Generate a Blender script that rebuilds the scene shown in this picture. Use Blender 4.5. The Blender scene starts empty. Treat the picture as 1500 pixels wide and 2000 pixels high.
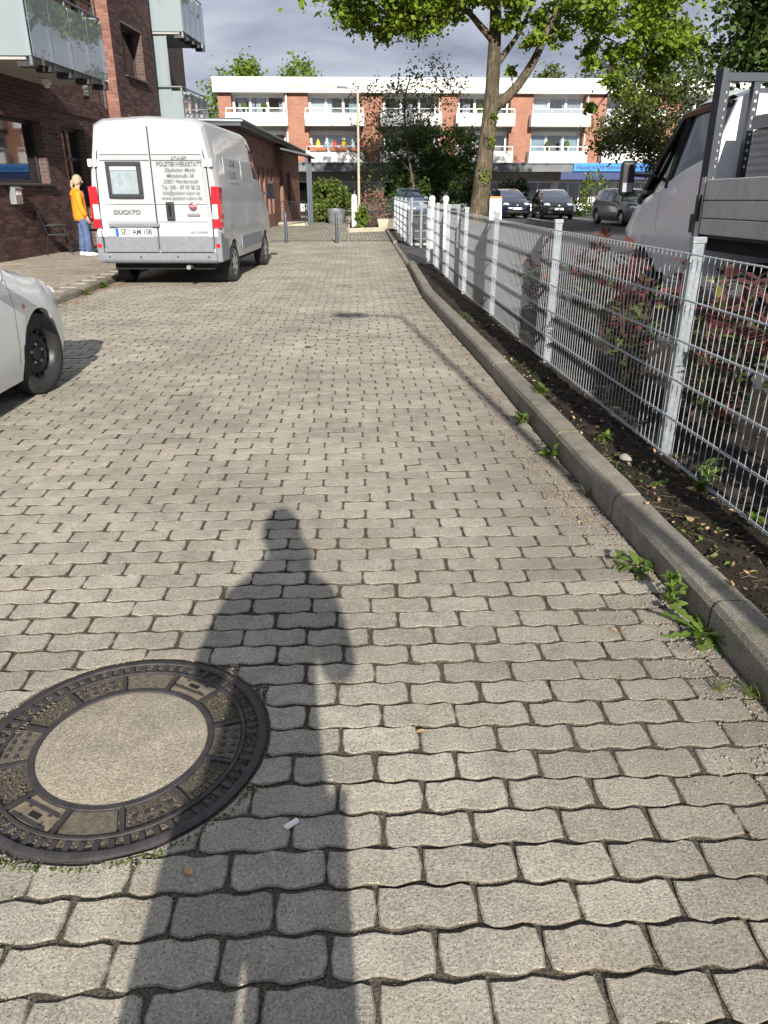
import bpy, bmesh, math, random
import numpy as np
from mathutils import Vector, Matrix, Euler

SC = bpy.context.scene
COL = SC.collection
R = math.radians
rnd = random.Random(11)
nr = np.random.default_rng(5)

# ------------------------------------------------------------------ camera
EYE = 1.47
cam_d = bpy.data.cameras.new('camera')
cam = bpy.data.objects.new('camera', cam_d)
COL.objects.link(cam)
cam_d.sensor_fit = 'VERTICAL'
cam_d.sensor_height = 36.0
cam_d.lens = 25.92
cam_d.clip_start = 0.02
cam_d.clip_end = 1500
cam.location = (0, 0, EYE)
cam.rotation_euler = (R(90 - 23.56), 0, R(-2.187))
SC.camera = cam

# ------------------------------------------------------------------ sky
SUN_EL, SUN_AZ = 25.0, 6.0          # shadows run 6 degrees to the left of the street
world = bpy.data.worlds.new('World')
SC.world = world
world.use_nodes = True
wn, wl = world.node_tree.nodes, world.node_tree.links
wn.clear()
w_out = wn.new('ShaderNodeOutputWorld')
w_bg = wn.new('ShaderNodeBackground')
w_bg.inputs['Strength'].default_value = 0.11
sky = wn.new('ShaderNodeTexSky')
sky.sky_type = 'NISHITA'
sky.sun_disc = False
sky.sun_elevation = R(SUN_EL)
sky.sun_rotation = R(180 - SUN_AZ)
tc = wn.new('ShaderNodeTexCoord')
mp = wn.new('ShaderNodeMapping')
mp.inputs['Scale'].default_value = (1.0, 1.0, 3.2)
mp.inputs['Location'].default_value = (0.35, 0.1, 0.0)
n1 = wn.new('ShaderNodeTexNoise')
n1.inputs['Scale'].default_value = 3.4
n1.inputs['Detail'].default_value = 7
n1.inputs['Roughness'].default_value = 0.5
n1.inputs['Distortion'].default_value = 0.5
cr = wn.new('ShaderNodeValToRGB')
cr.color_ramp.elements[0].position = 0.38
cr.color_ramp.elements[0].color = (1.45, 1.68, 2.2, 1)
cr.color_ramp.elements[1].position = 0.63
cr.color_ramp.elements[1].color = (3.5, 3.7, 4.3, 1)
n2 = wn.new('ShaderNodeTexNoise')
n2.inputs['Scale'].default_value = 1.3
n2.inputs['Detail'].default_value = 4
cov = wn.new('ShaderNodeMapRange')
cov.inputs['From Min'].default_value = 0.30
cov.inputs['From Max'].default_value = 0.42
cov.inputs['To Min'].default_value = 0.72
mix = wn.new('ShaderNodeMix')
mix.data_type = 'RGBA'
wl.new(tc.outputs['Generated'], mp.inputs['Vector'])
wl.new(mp.outputs[0], n1.inputs['Vector'])
wl.new(mp.outputs[0], n2.inputs['Vector'])
wl.new(n1.outputs['Fac'], cr.inputs['Fac'])
wl.new(n2.outputs['Fac'], cov.inputs['Value'])
wl.new(cov.outputs[0], mix.inputs[0])
wl.new(sky.outputs[0], mix.inputs[6])
wl.new(cr.outputs[0], mix.inputs[7])
wl.new(mix.outputs[2], w_bg.inputs['Color'])
wl.new(w_bg.outputs[0], w_out.inputs['Surface'])

# ------------------------------------------------------------------ sun
sun_d = bpy.data.lights.new('sun', 'SUN')
sun_d.energy = 4.6
sun_d.angle = R(0.6)
sun_d.color = (1.0, 0.95, 0.87)
sun = bpy.data.objects.new('sun', sun_d)
COL.objects.link(sun)
_dir = Vector((-math.sin(R(SUN_AZ)) * math.cos(R(SUN_EL)), math.cos(R(SUN_AZ)) * math.cos(R(SUN_EL)), -math.sin(R(SUN_EL))))
sun.rotation_euler = _dir.to_track_quat('-Z', 'Y').to_euler()
sun.location = (2, -20, 12)

vs = SC.view_settings
vs.view_transform = 'Standard'
vs.look = 'None'
vs.exposure = 0.8
vs.gamma = 1.0
vs.use_curve_mapping = False
SC.cycles.max_bounces = 6
SC.cycles.transparent_max_bounces = 12

# ------------------------------------------------------------------ helpers
class MB:
    """collects polygons, then links them as one mesh object"""
    def __init__(self):
        self.v, self.f, self.m = [], [], []
    def add(self, vs_, fs, mi=0):
        o = len(self.v)
        self.v.extend([tuple(p) for p in vs_])
        for f in fs:
            self.f.append(tuple(i + o for i in f))
            self.m.append(mi)
        return self
    def box(self, c, s, rz=0.0, mi=0, M=None):
        x, y, z = s[0] / 2, s[1] / 2, s[2] / 2
        P = [Vector((a, b, d)) for d in (-z, z) for a, b in ((-x, -y), (x, -y), (x, y), (-x, y))]
        rot = M if M is not None else Matrix.Rotation(rz, 3, 'Z')
        c = Vector(c)
        return self.add([rot @ p + c for p in P],
                        [(3, 2, 1, 0), (4, 5, 6, 7), (0, 1, 5, 4), (1, 2, 6, 5), (2, 3, 7, 6), (3, 0, 4, 7)], mi)
    def b(self, x0, x1, y0, y1, z0, z1, mi=0):
        return self.box(((x0 + x1) / 2, (y0 + y1) / 2, (z0 + z1) / 2), (abs(x1 - x0), abs(y1 - y0), abs(z1 - z0)), 0, mi)
    def poly(self, pts, mi=0):
        return self.add(pts, [tuple(range(len(pts)))], mi)
    def tube(self, pts, r, n=8, cap=True, mi=0):
        pts = [Vector(p) for p in pts]
        rs = list(r) if hasattr(r, '__len__') else [r] * len(pts)
        vs_, fs = [], []
        up = Vector((0, 0, 1))
        prev = None
        for i, p in enumerate(pts):
            t = (pts[min(i + 1, len(pts) - 1)] - pts[max(i - 1, 0)])
            if t.length < 1e-9:
                t = Vector((0, 0, 1))
            t.normalize()
            if prev is None:
                a = t.orthogonal().normalized()
            else:
                a = (prev - t * prev.dot(t))
                a = a.normalized() if a.length > 1e-6 else t.orthogonal().normalized()
            prev = a
            bb = t.cross(a)
            for k in range(n):
                w = 2 * math.pi * k / n
                vs_.append(p + (a * math.cos(w) + bb * math.sin(w)) * rs[i])
        for i in range(len(pts) - 1):
            for k in range(n):
                k2 = (k + 1) % n
                fs.append((i * n + k, i * n + k2, (i + 1) * n + k2, (i + 1) * n + k))
        if cap:
            fs.append(tuple(range(n - 1, -1, -1)))
            fs.append(tuple((len(pts) - 1) * n + k for k in range(n)))
        return self.add(vs_, fs, mi)
    def lathe(self, prof, n=24, c=(0, 0, 0), axis='Z', mi=0, cap=True):
        vs_, fs = [], []
        for (r, h) in prof:
            for k in range(n):
                w = 2 * math.pi * k / n
                if axis == 'Z':
                    p = (r * math.cos(w), r * math.sin(w), h)
                elif axis == 'X':
                    p = (h, r * math.cos(w), r * math.sin(w))
                else:
                    p = (r * math.sin(w), h, r * math.cos(w))
                vs_.append((p[0] + c[0], p[1] + c[1], p[2] + c[2]))
        for i in range(len(prof) - 1):
            for k in range(n):
                k2 = (k + 1) % n
                fs.append((i * n + k, i * n + k2, (i + 1) * n + k2, (i + 1) * n + k))
        if cap and prof[0][0] > 1e-5:
            fs.append(tuple(range(n - 1, -1, -1)))
        if cap and prof[-1][0] > 1e-5:
            fs.append(tuple((len(prof) - 1) * n + k for k in range(n)))
        return self.add(vs_, fs, mi)
    def prism(self, outline, axis, a, b_, mi=0):
        """2d outline (counter-clockwise) swept along axis from a to b"""
        n = len(outline)
        def P(u, w, h):
            return {'Z': (u, w, h), 'X': (h, u, w), 'Y': (u, h, w)}[axis]
        vs_ = [P(u, w, a) for u, w in outline] + [P(u, w, b_) for u, w in outline]
        fs = [tuple(range(n - 1, -1, -1)), tuple(range(n, 2 * n))]
        fs += [(k, (k + 1) % n, n + (k + 1) % n, n + k) for k in range(n)]
        return self.add(vs_, fs, mi)
    def mesh(self, name, mats, smooth=None, clean=True):
        me = bpy.data.meshes.new(name)
        me.from_pydata(self.v, [], self.f)
        for m in (mats if isinstance(mats, (list, tuple)) else [mats]):
            me.materials.append(M[m] if isinstance(m, str) else m)
        if any(self.m):
            me.polygons.foreach_set('material_index', self.m)
        if clean and len(self.f) < 60000:
            bm = bmesh.new()
            bm.from_mesh(me)
            bmesh.ops.recalc_face_normals(bm, faces=bm.faces)
            bm.to_mesh(me)
            bm.free()
        if smooth:
            me.shade_smooth()
            me.set_sharp_from_angle(angle=R(smooth))
        me.update()
        return me
    def build(self, name, mats, parent=None, smooth=None, bevel=0, loc=None, rot=None, seg=2):
        o = link(name, self.mesh(name, mats, smooth), parent, loc, rot)
        if bevel:
            md = o.modifiers.new('bevel', 'BEVEL')
            md.width = bevel
            md.segments = seg
            md.limit_method = 'ANGLE'
        return o

def link(name, data, parent=None, loc=None, rot=None):
    o = bpy.data.objects.new(name, data)
    COL.objects.link(o)
    if parent is not None:
        o.parent = parent
    if loc is not None:
        o.location = loc
    if rot is not None:
        o.rotation_euler = rot
    return o

def tag(o, label=None, cat=None, group=None, kind=None):
    for k, v in (('label', label), ('category', cat), ('group', group), ('kind', kind)):
        if v:
            o[k] = v
    return o

def thing(name, loc, label, cat, group=None, rz=0.0):
    return tag(link(name, None, None, loc, (0, 0, rz)), label, cat, group)

def kids(o):
    return [c for c in COL.objects if c.parent is o]

def copy_tree(o, parent=None):
    c = o.copy()
    COL.objects.link(c)
    c.parent = parent
    for ch in kids(o):
        copy_tree(ch, c)
    return c

def text(name, body, size, mat, parent, loc, rot, shear=0.0, sx=1.0, align='CENTER', extrude=0.001, weight=0.0, space=1.0):
    cu = bpy.data.curves.new(name, 'FONT')
    cu.body = body
    cu.size = size
    cu.align_x = align
    cu.align_y = 'CENTER'
    cu.extrude = extrude
    cu.shear = shear
    cu.offset = weight
    cu.space_character = space
    tmp = bpy.data.objects.new('tmp', cu)
    me = bpy.data.meshes.new_from_object(tmp)
    bpy.data.objects.remove(tmp)
    bpy.data.curves.remove(cu)
    me.materials.clear()
    me.materials.append(M[mat])
    o = link(name, me, parent, loc, rot)
    o.scale = (sx, 1, 1)
    return o

# camera frame, only used to choose which repeats show largest
_ph, _th = R(2.187), R(23.56)
_F = np.array([math.cos(_th) * math.sin(_ph), math.cos(_th) * math.cos(_ph), -math.sin(_th)])
_Rr = np.array([math.cos(_ph), -math.sin(_ph), 0])
_U = np.cross(_Rr, _F)
def in_view(p, m=0.0):
    v = np.array(p, float) - np.array([0, 0, EYE])
    z = v @ _F
    if z < 0.05:
        return None
    a, b_ = 1440 * (v @ _Rr) / z, 1440 * (v @ _U) / z
    return z if abs(a) < 750 + m and abs(b_) < 1000 + m else None

# ------------------------------------------------------------------ materials
M = {}
class NB:
    def __init__(self, name):
        self.mat = bpy.data.materials.new(name)
        self.mat.use_nodes = True
        self.nt = self.mat.node_tree
        self.nt.nodes.clear()
        self.out = self.n('ShaderNodeOutputMaterial')
        M[name] = self.mat
    def n(self, t, **kw):
        nd = self.nt.nodes.new(t)
        for k, v in kw.items():
            setattr(nd, k, v)
        return nd
    def l(self, a, b_):
        self.nt.links.new(a, b_)
    def pos(self):
        return self.n('ShaderNodeNewGeometry').outputs['Position']
    def objc(self):
        return self.n('ShaderNodeTexCoord').outputs['Object']
    def noise(self, vec, scale, detail=3, rough=0.5, out='Fac', dist=0.0):
        nd = self.n('ShaderNodeTexNoise')
        nd.inputs['Scale'].default_value = scale
        nd.inputs['Detail'].default_value = detail
        nd.inputs['Roughness'].default_value = rough
        nd.inputs['Distortion'].default_value = dist
        self.l(vec, nd.inputs['Vector'])
        return nd.outputs[out]
    def vor(self, vec, scale, out='Distance'):
        nd = self.n('ShaderNodeTexVoronoi')
        nd.inputs['Scale'].default_value = scale
        self.l(vec, nd.inputs['Vector'])
        return nd.outputs[out]
    def rng(self, v, a, b_, c=0.0, d=1.0):
        nd = self.n('ShaderNodeMapRange')
        for k, x in zip(('From Min', 'From Max', 'To Min', 'To Max'), (a, b_, c, d)):
            nd.inputs[k].default_value = x
        self.l(v, nd.inputs['Value'])
        return nd.outputs[0]
    def mth(self, op, a, b_=None):
        nd = self.n('ShaderNodeMath', operation=op)
        for i, x in enumerate((a, b_)):
            if x is None:
                continue
            if isinstance(x, (int, float)):
                nd.inputs[i].default_value = x
            else:
                self.l(x, nd.inputs[i])
        return nd.outputs[0]
    def mix(self, f, a, b_, mode='MIX'):
        nd = self.n('ShaderNodeMix', data_type='RGBA', blend_type=mode)
        for i, x in ((0, f), (6, a), (7, b_)):
            if isinstance(x, (int, float)):
                nd.inputs[i].default_value = x
            elif isinstance(x, (tuple, list)):
                nd.inputs[i].default_value = (*x[:3], 1)
            else:
                self.l(x, nd.inputs[i])
        return nd.outputs[2]
    def rand(self):
        """one random number for each piece, joined or not"""
        a = self.n('ShaderNodeNewGeometry').outputs['Random Per Island']
        b_ = self.n('ShaderNodeObjectInfo').outputs['Random']
        return self.mth('FRACT', self.mth('ADD', a, b_))
    def val(self, col, v):
        """scale a colour by a value socket"""
        nd = self.n('ShaderNodeVectorMath', operation='SCALE')
        if isinstance(col, (tuple, list)):
            nd.inputs[0].default_value = col[:3]
        else:
            self.l(col, nd.inputs[0])
        self.l(v, nd.inputs['Scale'])
        return nd.outputs[0]
    def bump(self, h, strength=0.4, dist=0.01):
        nd = self.n('ShaderNodeBump')
        nd.inputs['Strength'].default_value = strength
        nd.inputs['Distance'].default_value = dist
        self.l(h, nd.inputs['Height'])
        return nd.outputs[0]
    def bsdf(self, col, rough=0.7, metal=0.0, normal=None, spec=0.5, coat=0.0):
        p = self.n('ShaderNodeBsdfPrincipled')
        for k, x in (('Base Color', col), ('Roughness', rough), ('Metallic', metal), ('Specular IOR Level', spec), ('Coat Weight', coat)):
            if isinstance(x, (int, float)):
                p.inputs[k].default_value = x
            elif isinstance(x, (tuple, list)):
                p.inputs[k].default_value = (*x[:3], 1)
            else:
                self.l(x, p.inputs[k])
        if coat:
            p.inputs['Coat Roughness'].default_value = 0.05
        if normal is not None:
            self.l(normal, p.inputs['Normal'])
        self.l(p.outputs[0], self.out.inputs['Surface'])
        return p

def plain(name, col, rough=0.6, metal=0.0, var=0.12, scale=6.0, bump=0.0, bscale=80.0, spec=0.5, coat=0.0, dirt=None):
    b = NB(name)
    v = b.objc()
    c = b.val(col, b.rng(b.noise(v, scale, 4, 0.6), 0.3, 0.7, 1 - var, 1 + var))
    if dirt:
        c = b.mix(b.rng(b.noise(v, scale * 2.3, 6, 0.7), 0.5, 0.75, 0.0, dirt[1]), c, dirt[0])
    nrm = b.bump(b.noise(v, bscale, 4, 0.6), bump, 0.005) if bump else None
    b.bsdf(c, rough, metal, nrm, spec, coat)
    return b

# paving stone: warm grey exposed aggregate
def stone_mat(name, base, dirt_kerb=False, rvar=0.13, moss=False):
    b = NB(name)
    p = b.pos()
    rv = b.rand()
    big = b.noise(p, 0.9, 4, 0.6)
    med = b.noise(p, 9, 4, 0.65)
    fine = b.noise(p, 140, 4, 0.75)
    ag = b.n('ShaderNodeTexVoronoi')
    ag.inputs['Scale'].default_value = 190
    b.l(p, ag.inputs['Vector'])
    c = b.val(base, b.rng(rv, 0, 1, 1 - rvar, 1 + rvar))
    c = b.mix(b.mth('MULTIPLY', b.rng(b.noise(p, 3.1, 3), 0.5, 0.7), 0.22), c, (base[0] * 1.05, base[1] * 0.86, base[2] * 0.76))
    c = b.val(c, b.rng(big, 0.3, 0.7, 0.76, 1.16))
    c = b.val(c, b.rng(med, 0.3, 0.7, 0.82, 1.14))
    c = b.val(c, b.rng(fine, 0.3, 0.7, 0.50, 1.44))
    sp = b.n('ShaderNodeSeparateColor')
    b.l(ag.outputs['Color'], sp.inputs[0])
    c = b.mix(b.mth('MULTIPLY', b.rng(sp.outputs[0], 0.82, 0.84), b.rng(ag.outputs['Distance'], 0.30, 0.42, 0.9, 0)), c, (0.10, 0.085, 0.07))
    c = b.mix(b.mth('MULTIPLY', b.rng(sp.outputs[1], 0.86, 0.88), b.rng(ag.outputs['Distance'], 0.25, 0.40, 0.85, 0)), c, (0.62, 0.56, 0.46))
    # dark droppings, tyre dirt
    c = b.mix(b.mth('MULTIPLY', b.rng(b.noise(p, 14, 5, 0.75), 0.64, 0.70), 0.45), c, (0.09, 0.08, 0.07))
    if moss:
        c = b.mix(b.rng(b.noise(p, 7, 5, 0.7), 0.56, 0.66, 0, 0.55), c, (0.10, 0.115, 0.04))
        c = b.mix(b.rng(b.noise(p, 2.6, 5, 0.7), 0.52, 0.68, 0, 0.5), c, (0.10, 0.09, 0.075))
    if dirt_kerb:
        c = b.mix(b.rng(b.noise(p, 0.55, 6, 0.7, dist=0.8), 0.54, 0.70, 0, 0.42), c, (0.15, 0.13, 0.105))
        c = b.mix(b.rng(b.noise(p, 1.6, 6, 0.75, dist=1.5), 0.63, 0.69, 0, 0.40), c, (0.10, 0.088, 0.072))
        sx = b.n('ShaderNodeSeparateXYZ')
        b.l(p, sx.inputs[0])
        near = b.rng(sx.outputs[0], 0.45, 1.25)
        amt = b.mth('MULTIPLY', near, b.rng(b.noise(p, 4.5, 5, 0.7), 0.40, 0.62))
        c = b.mix(b.mth('MULTIPLY', amt, 0.75), c, (0.12, 0.095, 0.075))
    nrm = b.bump(b.mth('ADD', fine, b.mth('MULTIPLY', med, 0.6)), 0.8, 0.005)
    b.bsdf(c, 0.88, 0, nrm, 0.25)

stone_mat('paver', (0.372, 0.342, 0.276), True)
stone_mat('paver_edge', (0.25, 0.228, 0.182), True)
stone_mat('pavement_slab', (0.36, 0.315, 0.25), rvar=0.07)
stone_mat('kerb_concrete', (0.245, 0.222, 0.18), rvar=0.12, moss=True)

b = NB('joint_sand')
p = b.pos()
c = b.mix(b.rng(b.noise(p, 150, 3, 0.7), 0.35, 0.7), (0.030, 0.025, 0.019), (0.17, 0.145, 0.11))
c = b.mix(b.rng(b.noise(p, 3, 4, 0.6), 0.56, 0.68, 0, 0.4), c, (0.045, 0.06, 0.02))
b.bsdf(c, 0.95, 0, b.bump(b.noise(p, 220, 3), 0.8, 0.004), 0.15)

b = NB('soil')
p = b.pos()
c = b.mix(b.rng(b.noise(p, 5, 5, 0.7), 0.35, 0.7), (0.026, 0.021, 0.017), (0.082, 0.066, 0.052))
c = b.mix(b.rng(b.noise(p, 90, 4, 0.75), 0.52, 0.75, 0, 0.75), c, (0.15, 0.115, 0.08))
c = b.mix(b.rng(b.noise(p, 2.2, 3, 0.6), 0.58, 0.66, 0, 0.35), c, (0.035, 0.05, 0.015))
b.bsdf(c, 0.97, 0, b.bump(b.noise(p, 60, 6, 0.75), 1.0, 0.03), 0.1)

b = NB('asphalt')
p = b.pos()
c = b.val((0.085, 0.083, 0.082), b.rng(b.noise(p, 1.2, 5, 0.65), 0.3, 0.7, 0.75, 1.25))
c = b.val(c, b.rng(b.noise(p, 120, 3, 0.7), 0.3, 0.7, 0.6, 1.4))
b.bsdf(c, 0.9, 0, b.bump(b.noise(p, 160, 3), 0.5, 0.006), 0.25)

def brick_piece(name, c1, c2, c3):
    b = NB(name)
    p = b.pos()
    r_ = b.rand()
    cr_ = b.n('ShaderNodeValToRGB')
    e = cr_.color_ramp.elements
    e[0].position, e[0].color = 0.0, (*c1, 1)
    e[1].position, e[1].color = 1.0, (*c3, 1)
    e.new(0.5).color = (*c2, 1)
    b.l(r_, cr_.inputs['Fac'])
    c = b.val(cr_.outputs[0], b.rng(b.noise(p, 25, 5, 0.7), 0.3, 0.7, 0.72, 1.25))
    b.bsdf(c, 0.8, 0, b.bump(b.noise(p, 70, 4, 0.7), 0.5, 0.006), 0.3)
brick_piece('brick_dark', (0.048, 0.028, 0.027), (0.080, 0.043, 0.039), (0.125, 0.068, 0.058))
brick_piece('brick_brown', (0.17, 0.075, 0.058), (0.225, 0.10, 0.075), (0.285, 0.135, 0.10))

def brick_tex(name, c1, c2, mort, bw=0.252, bh=0.083, msz=0.011):
    b = NB(name)
    s = b.n('ShaderNodeSeparateXYZ')
    b.l(b.pos(), s.inputs[0])
    cmb = b.n('ShaderNodeCombineXYZ')
    b.l(b.mth('ADD', s.outputs[0], s.outputs[1]), cmb.inputs[0])
    b.l(s.outputs[2], cmb.inputs[1])
    t = b.n('ShaderNodeTexBrick')
    t.inputs['Color1'].default_value = (*c1, 1)
    t.inputs['Color2'].default_value = (*c2, 1)
    t.inputs['Mortar'].default_value = (*mort, 1)
    t.inputs['Scale'].default_value = 1.0
    t.inputs['Mortar Size'].default_value = msz
    t.inputs['Brick Width'].default_value = bw
    t.inputs['Row Height'].default_value = bh
    b.l(cmb.outputs[0], t.inputs['Vector'])
    c = b.val(t.outputs['Color'], b.rng(b.noise(b.pos(), 0.8, 5, 0.65), 0.3, 0.7, 0.85, 1.15))
    b.bsdf(c, 0.85, 0, b.bump(t.outputs['Fac'], -0.4, 0.01), 0.3)
brick_tex('mortar_dark', (0.08, 0.044, 0.038), (0.12, 0.066, 0.055), (0.125, 0.11, 0.10))
brick_tex('mortar_brown', (0.19, 0.085, 0.065), (0.25, 0.115, 0.085), (0.19, 0.165, 0.14))
brick_tex('brick_orange', (0.27, 0.118, 0.078), (0.33, 0.155, 0.105), (0.31, 0.22, 0.17), 0.25, 0.083, 0.006)
plain('key_plate', (0.20, 0.16, 0.11), 0.7, 0.1, var=0.3, scale=30)
plain('mortar_flat', (0.21, 0.185, 0.16), 0.95, var=0.2, scale=9, bump=0.5)

plain('white_render', (0.80, 0.78, 0.74), 0.85, var=0.05, scale=0.9, bump=0.15, dirt=((0.55, 0.50, 0.42), 0.25))
plain('white_frame', (0.80, 0.80, 0.79), 0.4, var=0.03)
plain('beige_render', (0.42, 0.37, 0.32), 0.9, var=0.08, scale=1.2)
plain('concrete', (0.36, 0.35, 0.33), 0.9, var=0.12, scale=2.5, bump=0.3)
plain('dark_metal', (0.035, 0.038, 0.043), 0.45, 0.3, var=0.15)
plain('zinc', (0.16, 0.18, 0.19), 0.45, 0.6, var=0.15, scale=3)
plain('blue_grey_metal', (0.06, 0.078, 0.10), 0.5, 0.2, var=0.12)
plain('black_plastic', (0.018, 0.018, 0.02), 0.5, var=0.2)
plain('black_gloss', (0.012, 0.012, 0.014), 0.15, var=0.1)
plain('rubber', (0.022, 0.022, 0.022), 0.85, var=0.25, scale=20, bump=0.3, dirt=((0.10, 0.09, 0.08), 0.35))
plain('steel_rim', (0.03, 0.03, 0.032), 0.45, 0.4, var=0.2, dirt=((0.13, 0.11, 0.09), 0.4))
plain('alloy', (0.48, 0.49, 0.5), 0.35, 0.8, var=0.1)
plain('white_paint', (0.40, 0.405, 0.412), 0.32, var=0.025, scale=2, coat=0.5, dirt=((0.52, 0.50, 0.46), 0.14))
plain('cream_paint', (0.74, 0.76, 0.75), 0.25, var=0.03, scale=2, coat=0.6, dirt=((0.5, 0.48, 0.44), 0.12))
plain('navy_paint', (0.008, 0.011, 0.028), 0.2, var=0.1, coat=0.9, spec=0.4)
plain('black_paint', (0.007, 0.008, 0.014), 0.2, var=0.1, coat=0.9, spec=0.4)
plain('blue_paint', (0.20, 0.27, 0.42), 0.25, 0.35, var=0.05, coat=0.8)
plain('silver_paint', (0.20, 0.215, 0.22), 0.3, 0.5, var=0.05, coat=0.7)
plain('bumper_grey', (0.17, 0.18, 0.20), 0.6, var=0.12, scale=12, bump=0.15, dirt=((0.30, 0.28, 0.25), 0.3))
plain('underbody', (0.012, 0.012, 0.012), 0.9, var=0.2)
plain('red_lens', (0.62, 0.012, 0.02), 0.15, var=0.05, coat=0.8)
plain('clear_lens', (0.75, 0.76, 0.78), 0.12, 0.2, var=0.1, coat=0.8)
plain('plate_white', (0.82, 0.82, 0.80), 0.4, var=0.02)
plain('plate_blue', (0.02, 0.09, 0.42), 0.4, var=0.02)
plain('ink', (0.02, 0.02, 0.022), 0.6, var=0.05)
plain('grey_ink', (0.17, 0.175, 0.18), 0.6, var=0.05)
plain('blind', (0.70, 0.70, 0.68), 0.6, var=0.16, scale=14)
plain('alu_board', (0.60, 0.595, 0.575), 0.6, 0.2, var=0.10, scale=3, dirt=((0.16, 0.14, 0.12), 0.35))
plain('rack_metal', (0.035, 0.042, 0.055), 0.55, 0.3, var=0.2)
plain('orange_box', (0.55, 0.22, 0.08), 0.6, var=0.1)
plain('terracotta', (0.42, 0.15, 0.08), 0.8, var=0.15)
plain('sign_blue', (0.03, 0.22, 0.62), 0.45, var=0.04)
plain('sign_navy', (0.012, 0.03, 0.12), 0.5, var=0.06)
plain('curtain', (0.52, 0.50, 0.56), 0.9, var=0.18, scale=5)
plain('room_dark', (0.035, 0.036, 0.042), 0.9, var=0.4, scale=1.5)
b = NB('bark')
p = b.objc()
mpg = b.n('ShaderNodeMapping')
mpg.inputs['Scale'].default_value = (1, 1, 0.22)
b.l(p, mpg.inputs['Vector'])
rg = b.noise(mpg.outputs[0], 9, 6, 0.7, dist=0.6)
c = b.mix(b.rng(rg, 0.35, 0.65), (0.045, 0.034, 0.024), (0.20, 0.16, 0.11))
c = b.mix(b.rng(b.noise(p, 0.9, 5, 0.7), 0.50, 0.62, 0, 0.7), c, (0.05, 0.045, 0.03))
c = b.mix(b.rng(b.noise(p, 1.7, 5, 0.7), 0.55, 0.68, 0, 0.55), c, (0.085, 0.10, 0.03))
b.bsdf(c, 0.95, 0, b.bump(rg, 1.0, 0.08), 0.2)
plain('twig', (0.045, 0.035, 0.026), 0.95, var=0.3)
plain('red_twig', (0.09, 0.05, 0.04), 0.9, var=0.3)
plain('jacket', (0.78, 0.25, 0.008), 0.75, var=0.12, scale=9, bump=0.5, bscale=30)
plain('jeans', (0.075, 0.115, 0.22), 0.9, var=0.3, scale=7, bump=0.3, bscale=60)
plain('skin', (0.55, 0.33, 0.24), 0.6, var=0.06)
plain('hair_blond', (0.38, 0.31, 0.21), 0.7, var=0.25, scale=30, bump=0.6, bscale=60)
plain('shirt', (0.10, 0.06, 0.16), 0.85, var=0.2)
plain('shoe_white', (0.75, 0.74, 0.72), 0.6, var=0.06)
plain('coat_grey', (0.10, 0.10, 0.11), 0.85, var=0.2)
plain('mailbox_grey', (0.34, 0.35, 0.36), 0.4, 0.5, var=0.1)
plain('stone_grey', (0.30, 0.27, 0.23), 0.9, var=0.3, scale=20, bump=0.5)
plain('dry_leaf', (0.42, 0.27, 0.13), 0.8, var=0.3, scale=40)
plain('straw', (0.16, 0.12, 0.075), 0.85, var=0.3, scale=40)
plain('blossom', (0.27, 0.15, 0.10), 0.85, var=0.35, scale=40)
plain('cast_iron', (0.058, 0.052, 0.054), 0.55, 0.4, var=0.3, scale=18, bump=0.5, bscale=260, dirt=((0.13, 0.085, 0.05), 0.45))
plain('silt', (0.145, 0.12, 0.09), 0.97, var=0.4, scale=60, bump=1.0, bscale=300, dirt=((0.05, 0.042, 0.034), 0.7))
plain('void', (0.004, 0.004, 0.004), 1.0, var=0.0)
plain('gutter_dark', (0.055, 0.062, 0.068), 0.5, 0.2, var=0.15)
plain('fascia_grey', (0.13, 0.135, 0.14), 0.6, 0.1, var=0.25, scale=1.2)
plain('pot_metal', (0.25, 0.25, 0.27), 0.5, 0.5, var=0.3, scale=6)
plain('edging', (0.40, 0.36, 0.27), 0.9, var=0.15, bump=0.3)
plain('flag_red', (0.62, 0.07, 0.04), 0.8, var=0.1)
plain('flag_yellow', (0.75, 0.5, 0.04), 0.8, var=0.1)
plain('pale_blue', (0.40, 0.52, 0.56), 0.5, var=0.06)
plain('pebble', (0.24, 0.205, 0.165), 0.95, var=0.45, scale=60)

stone_mat('manhole_concrete', (0.37, 0.325, 0.245), rvar=0.0)

# galvanised steel: pale with zinc spangle
b = NB('galvanised')
p = b.objc()
v = b.n('ShaderNodeTexVoronoi')
v.inputs['Scale'].default_value = 60
b.l(p, v.inputs['Vector'])
s = b.n('ShaderNodeSeparateColor')
b.l(v.outputs['Color'], s.inputs[0])
c = b.val((0.27, 0.295, 0.315), b.rng(s.outputs[0], 0, 1, 0.86, 1.10))
c = b.val(c, b.rng(b.noise(p, 5, 4, 0.6), 0.3, 0.7, 0.85, 1.1))
b.bsdf(c, b.rng(s.outputs[1], 0, 1, 0.35, 0.55), 0.35, None)
plain('truck_white', (0.78, 0.79, 0.81), 0.3, var=0.03, scale=2, coat=0.5, dirt=((0.45, 0.43, 0.40), 0.15))
plain('wire_zinc', (0.34, 0.365, 0.385), 0.42, 0.3, var=0.15, scale=8)

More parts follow.
